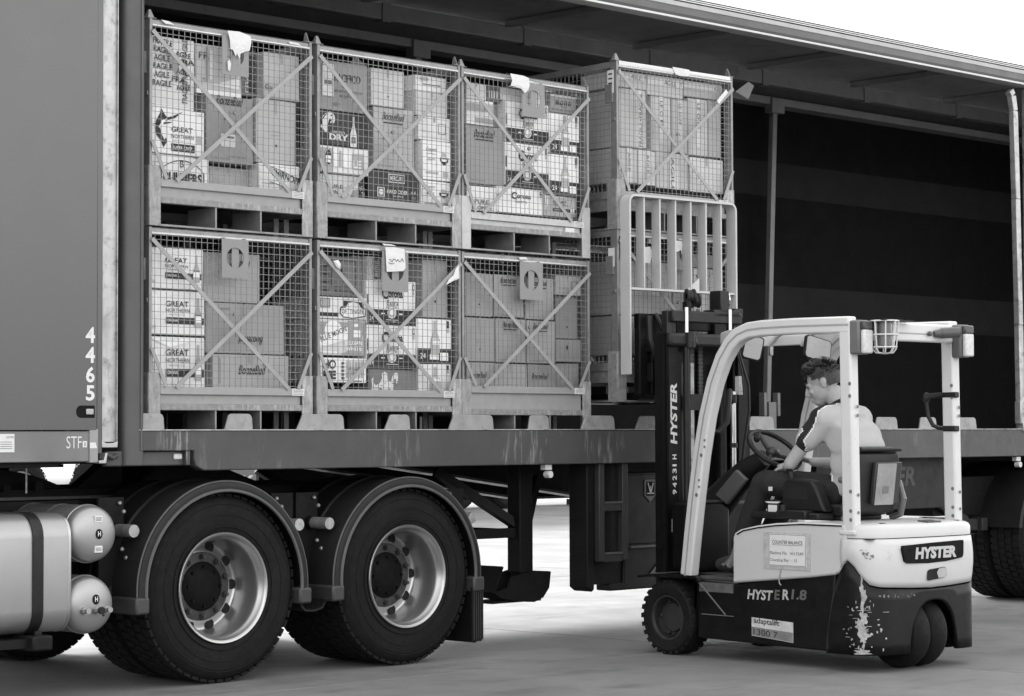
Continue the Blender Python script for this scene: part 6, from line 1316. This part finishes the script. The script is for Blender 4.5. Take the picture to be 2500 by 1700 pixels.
# ------------------------------------------------------------------ driver (local axes of the forklift, root under the seat)
PR = thing('person', 'driver in pale polo shirt and dark trousers, seated in the forklift looking down', 'person', FK.matrix_world @ Vector((0,0,0)), R(-3.5), local=True)
PR.location = Vector((3.353,-.743,0)) + Matrix.Rotation(R(-3.5), 3, 'Z') @ Vector((.5,-.9,0)); PO = Vector((.5,-.9,0))
def capsules(segs, name, m, vox, smooth_it=6, extra=None, parent=PR):
    """joins tapered limbs into ONE continuous skin (voxel remesh), smoothed"""
    b = MB()
    for a, c, ra, rc in segs:
        a = Vector(a); c = Vector(c); n = 14; d = c-a; steps = 5; pts = [a-d.normalized()*ra*.7]; rad = [ra*.62]
        for k in range(steps+1): pts.append(a+d*k/steps); rad.append(ra+(rc-ra)*k/steps)
        pts.append(c+d.normalized()*rc*.7); rad.append(rc*.62); b.tube(pts, rad, n)
    if extra: extra(b)
    b.v = [tuple(Vector(p)-PO) for p in b.v]
    o = b.build(name, m, parent, local=True)
    rm = o.modifiers.new('remesh', 'REMESH'); rm.mode = 'VOXEL'; rm.voxel_size = vox; rm.use_smooth_shade = True
    sm = o.modifiers.new('smooth', 'SMOOTH'); sm.factor = .5; sm.iterations = smooth_it
    bpy.context.view_layer.update()
    me = bpy.data.meshes.new_from_object(o.evaluated_get(bpy.context.evaluated_depsgraph_get())); o.modifiers.clear(); old = o.data; o.data = me; bpy.data.meshes.remove(old); me.name = name
    return o
def orient(c, f, up):
    f = Vector(f).normalized(); up = Vector(up); r_ = f.cross(up).normalized(); u_ = r_.cross(f); return lambda x, y, z: Vector(c)+r_*x+f*y+u_*z
HC = Vector((.480,-.815,1.645)); H = orient(HC, (-.54,.76,-.36), (-.18,.34,.90))
def head_extra(b):
    def ell(c, rx, ry, rz, nu=16, nv=10):
        k = len(b.v); t = MB().sphere((0,0,0), rx, ry, rz, nu, nv); b.add([H(p[0]+c[0], p[1]+c[1], p[2]+c[2]) for p in t.v], t.f)
    ell((0,-.012,.035), .076,.098,.092); ell((0,.028,-.03), .064,.070,.085); ell((0,.050,-.085), .040,.042,.036); ell((0,.082,.018), .046,.020,.022)
    # nose, lips, brow, cheek, ears
    b.tube([H(0,.092,.018), H(0,.108,-.012), H(0,.116,-.030), H(0,.098,-.042)], [.010,.012,.015,.010], 8)
    ell((0,.094,-.066), .024,.010,.007,10,6); ell((0,.092,-.079), .021,.010,.007,10,6)
    for s_ in (-1, 1):
        ell((s_*.034,.078,-.024), .024,.018,.020,10,6); ell((s_*.030,.086,.026), .020,.011,.007,10,6)
        ell((s_*.079,-.008,-.002), .010,.020,.034,10,8); ell((s_*.084,-.014,.008), .007,.022,.026,10,6)
    b.tube([H(0,-.03,-.06), Vector((.5,-.935,1.52)), Vector((.5,-.975,1.44))], [.060,.064,.080], 14)
def hand(b, wrist, dirn, palm_n, curl):
    """palm with four unequal fingers and a thumb, each a short bent chain"""
    w_ = Vector(wrist); d = Vector(dirn).normalized(); n = Vector(palm_n); n = (n-d*n.dot(d)).normalized(); sd = d.cross(n)
    b.hexa([w_-sd*.026-n*.013, w_+sd*.026-n*.013, w_+sd*.026+n*.013, w_-sd*.026+n*.013, w_+d*.085-sd*.040-n*.011, w_+d*.085+sd*.040-n*.011, w_+d*.085+sd*.040+n*.013, w_+d*.085-sd*.040+n*.013])
    for i, (off, ln) in enumerate(((-.030,.068),(-.010,.078),(.010,.074),(.030,.058))):
        p = w_+d*.075+sd*off; q = [p]; a = 0.0; sg = ln/3
        for k in range(3):
            a += curl; p = p+(d*math.cos(a)-n*math.sin(a))*sg*(1.25-.2*k); q.append(p)
        b.tube([q[0]-d*.02]+q, [.0095,.0098,.009,.0085,.0072], 8)
    p = w_+d*.025-sd*.028; b.tube([p, p+d*.028-sd*.028-n*.008, p+d*.055-sd*.034-n*.022, p+d*.073-sd*.026-n*.034], [.012,.0115,.010,.008], 8)
LS, LE, LW = Vector((.315,-.945,1.435)), Vector((.255,-.745,1.165)), Vector((.375,-.620,1.150))
RS, RE, RW = Vector((.685,-.925,1.435)), Vector((.770,-.74,1.165)), Vector((.665,-.565,1.175))
def body_extra(b):
    head_extra(b)
    hand(b, LW, (.42,.80,.10), (-.3,.1,.95), .62); hand(b, RW, (-.45,.75,.30), (.3,.15,.95), .62)
body = capsules([(LS.lerp(LE,.35), LE, .045,.040), (LE, LW, .040,.028), (RS.lerp(RE,.35), RE, .045,.040), (RE, RW, .040,.028), ((.5,-1.0,1.40),(.5,-1.0,1.15),.09,.09), (LS.lerp(LE,.4),(.45,-1.0,1.36),.04,.06), (RS.lerp(RE,.4),(.55,-1.0,1.36),.04,.06)], 'body', M_SKIN, .0052, 5, body_extra)
def in_person(b): b.v = [tuple(Vector(p)-PO) for p in b.v]; return b
b = MB()
for s_ in (-1, 1):
    t = MB().sphere((0,0,0), .011,.007,.0065, 10, 6); b.add([H(p[0]+s_*.031, p[1]+.089, p[2]+.010) for p in t.v], t.f)
in_person(b).build('eye', mat('eye_dark', .02, .2), body, local=True)
b = MB()
for s_ in (-1, 1): b.tube([H(s_*.014,.100,.030), H(s_*.032,.097,.037), H(s_*.050,.082,.032)], [.003,.0042,.002], 6)
in_person(b).build('eyebrow', M_HAIR, body, local=True)
# hair: cap of short tufts, longer and swept forward on top
b = MB(); rs = random.Random(11)
cap = MB().sphere((0,0,0), 1, 1, 1, 28, 18)
vs = []
for x, y, z in cap.v:
    r_ = 1.0
    vs.append(H(x*.0835, y*.106-.014, z*.100+.037))
fs = []
for f in cap.f:
    cx = sum(cap.v[i][0] for i in f)/4; cy = sum(cap.v[i][1] for i in f)/4; cz = sum(cap.v[i][2] for i in f)/4
    lim = .50 if cy > .55 else (.08 if cy > .2 else (-.12 if cy > -.1 else -.62))
    if cz > lim: fs.append(f)
b.add(vs, fs)
for k in range(420):
    th = rs.uniform(0, 2*math.pi); ph = math.acos(rs.uniform(.12, 1)); x, y, z = math.sin(ph)*math.cos(th), math.sin(ph)*math.sin(th), math.cos(ph)
    if y > .55 and z < .40: continue
    p = Vector((x*.083, y*.105-.014, z*.099+.036)); top = max(0, min(1, (z-.30)/.5)); ln = .014+.026*top*(1+.6*max(0, y)); nrm = Vector((x, y, z))
    d = (nrm*(.35+.45*top)+Vector((rs.uniform(-.10,.10), .60*top-.35*(1-top), .35*top-.6*(1-top)))).normalized(); q = p+d*ln; sd = d.cross(nrm); sd = sd.normalized()*.012 if sd.length > 1e-4 else Vector((.012,0,0))
    mid = (p+q)/2+nrm*.008
    b.add([H(*(p-sd-d*.01)), H(*(p+sd-d*.01)), H(*(mid+sd*.8)), H(*(mid-sd*.8)), H(*q)], [(0,1,2,3),(3,2,4)])
in_person(b).build('hair', M_HAIR, body, local=True)
# polo shirt with short sleeves
sh_ = capsules([((.43,-.965,1.43),(.57,-.965,1.43),.105,.105), ((.42,-1.03,1.32),(.58,-1.03,1.32),.130,.130), ((.43,-1.075,1.26),(.57,-1.075,1.26),.120,.120), ((.44,-1.075,1.12),(.56,-1.075,1.12),.120,.120), ((.43,-1.05,1.18),(.57,-1.05,1.18),.125,.125), ((.44,-1.03,1.06),(.56,-1.03,1.06),.125,.125), ((.45,-.96,1.02),(.55,-.96,1.02),.11,.11), ((.5,-.95,1.505),(.5,-.985,1.42),.078,.12),
    (LS+Vector((.02,-.01,.0)), LS.lerp(LE,.50), .082,.072), (RS+Vector((-.02,-.01,.0)), RS.lerp(RE,.50), .082,.072), (LS, (.45,-.97,1.42), .085,.105), (RS, (.55,-.97,1.42), .085,.105)], 'polo_shirt', M_SHIRT, .011, 8)
me = sh_.data; me.materials.clear(); me.materials.append(M_SHIRT); me.materials.append(M_SHIRTD); me.materials.append(M_PIPE)
ax = (LE-LS).normalized()
for p in me.polygons:
    c = Vector(p.center)+PO; n = p.normal; t = (c-LS).dot(ax); side_ = c.x < .42
    f1 = c.y-(-.86); zq = c.z
    # dark yoke down the front of the shoulder, under the sleeve and along the side
    band = (c.y > -.955+.30*(1.45-zq)) and zq > 1.22 and n.y > -.35 and not (t > .11 and (c-LS-ax*t).dot(Vector((0,.7,.7))) > .02)
    lo = (c.x < .40 or c.x > .60) and zq < 1.10 and c.y > -.98
    if (band and (side_ or c.x > .58)) or lo: p.material_index = 1
ed = {}
for p in me.polygons:
    for e_ in p.edge_keys: ed.setdefault(e_, []).append(p.index)
pip = set()
for k, v in ed.items():
    if len(v) == 2 and me.polygons[v[0]].material_index != me.polygons[v[1]].material_index: pip.add(v[0] if me.polygons[v[0]].material_index == 0 else v[1])
for i in pip: me.polygons[i].material_index = 2
b = MB(); b.tube([Vector((.5,-.950,1.510))+Vector((.068*math.cos(2*math.pi*k/20), .070*math.sin(2*math.pi*k/20), .018-.030*math.sin(2*math.pi*k/20))) for k in range(20)], .014, 8, closed=True); in_person(b).build('collar', M_SHIRTD, sh_, local=True)
# trousers and boots
HP, LK, LA = Vector((.42,-.95,1.0)), Vector((.36,-.44,1.055)), Vector((.385,-.22,.655))
RK, RA = Vector((.64,-.44,1.045)), Vector((.615,-.20,.655))
capsules([((.43,-.97,1.0),(.57,-.97,1.0),.118,.118), (HP, LK, .100,.078), (Vector((.58,-.93,1.0)), RK, .100,.078), (LK, LA, .076,.066), (RK, RA, .076,.066)], 'trousers', M_TROU, .011, 7)
b = MB(); b.box(.2735,.278,-.585,-.555,1.005,1.03)
tl = b; tl.v = [tuple(Vector(p)-PO) for p in tl.v]; tl.build('pocket_label', M_PAPER, bpy.data.objects['trousers'], local=True)
for A in (LA, RA): capsules([(A+Vector((0,-.02,.0)), A+Vector((0,.0,-.10)), .055,.050), (A+Vector((0,-.02,-.115)), A+Vector((0,.17,-.120)), .046,.040), (A+Vector((0,.08,-.10)), A+Vector((0,.17,-.118)), .048,.042)], 'boot', M_BOOT, .009, 5)

# ------------------------------------------------------------------ what shows under the trailer: another truck, a fence, a hedge
BK = thing('parked_truck', 'white and grey truck with trailer parked far behind, seen under the deck', 'truck', (17.0, 21.0, 0))
YBK = 19.6
b = MB(); b.box(14.3, 36, YBK, YBK+2.4, 1.05, 4.0); b.build('box_body', mat('far_body_white', .6, .5, var=.05), BK)
b = MB(); b.box(14.3, 17.0, YBK-.04, YBK, .48, 1.05); sdp = b.build('side_skirt', mat('far_skirt_grey', .11, .5), BK)
b = MB(); b.text('REY', (15.55,YBK-.06,.50), h=.20, w_=.62, bold=.05, shear=.3); b.build('lettering', mat('far_lettering', .5), sdp, smooth=False)
b = MB(); b.box(16.25,16.45,YBK-.07,YBK-.02,.78,.98); b.box(16.85,17.15,YBK-.07,YBK-.02,.58,1.0); b.box(17.2,17.4,YBK-.07,YBK-.02,.4,1.05); b.box(17.75,18.35,YBK-.07,YBK-.02,.40,1.05); b.box(18.5,18.65,YBK-.07,YBK-.02,.4,1.05); b.build('locker_door', mat('far_locker_grey', .34, .5, var=.2), BK)
b = MB(); b.box(16.6, 36, YBK+.3, YBK+2.0, .52, 1.05); b.build('chassis', M_BLK, BK)
b = MB(); b.cyl((9.4,YBK+.3,.72),(13.05,YBK+.3,.72),.24,24); tkb = b.build('white_tank', mat('far_tank_white', .8, .3, var=.05), BK, bevel=.03)
b = MB(); b.box(9.4,13.05,YBK-.02,YBK+.6,.3,.56); b.build('tank_cradle', mat('far_cradle_grey', .12, .5), BK)
b = MB(); b.box(5.0, 9.4, YBK, YBK+2.4, .9, 3.6); b.build('cab', mat('far_body_white', .6), BK, bevel=.15)
b = MB(); b.box(5.0, 14.3, YBK+.6, YBK+1.9, .42, .52); b.build('frame', M_BLK, BK)
fw = [None]
for x in (6.2, 11.8, 13.2, 19.6, 20.9, 22.2): wheel(BK, x, YBK+.05)
b = MB(); b.box(24.2,24.4,YBK+.15,YBK+.3,.12,1.1); b.box(24.05,24.55,YBK+.05,YBK+.4,.02,.13); b.build('landing_leg', M_BLK, BK)
FN = thing('wire_fence', 'pale post and rail fence before the hedge far behind the trucks', 'fence', (10, 40, 0))
for k in range(26):
    b = MB(); b.cyl((-6+2.6*k,40,0),(-6+2.6*k,40,1.5),.045,8); b.build('fence_post', M_ALUB, FN)
for z in (.5, 1.0, 1.45):
    b = MB(); b.cyl((-6,40,z),(59,40,z),.02,6); b.build('fence_rail', M_ALU, FN)
b = MB(); rs = random.Random(21)
for k in range(9000):
    x = rs.uniform(-8, 62); y = 42+rs.uniform(0,2.2); z = rs.uniform(.02, 1.9+.25*math.sin(x*1.3)); s_ = rs.uniform(.06,.15)
    d = Vector((rs.uniform(-1,1), rs.uniform(-1,.2), rs.uniform(-.3,1))).normalized(); a = d.orthogonal().normalized()*s_; c = d.cross(a)
    p = Vector((x,y,z)); b.add([p-a, p-c*.5, p+a, p+c*.5], [(0,1,2,3)])
hg = b.build('hedge', M_HEDGE, None, smooth=False); tag(hg, 'clipped leafy hedge behind the far fence', 'hedge', kind='stuff')
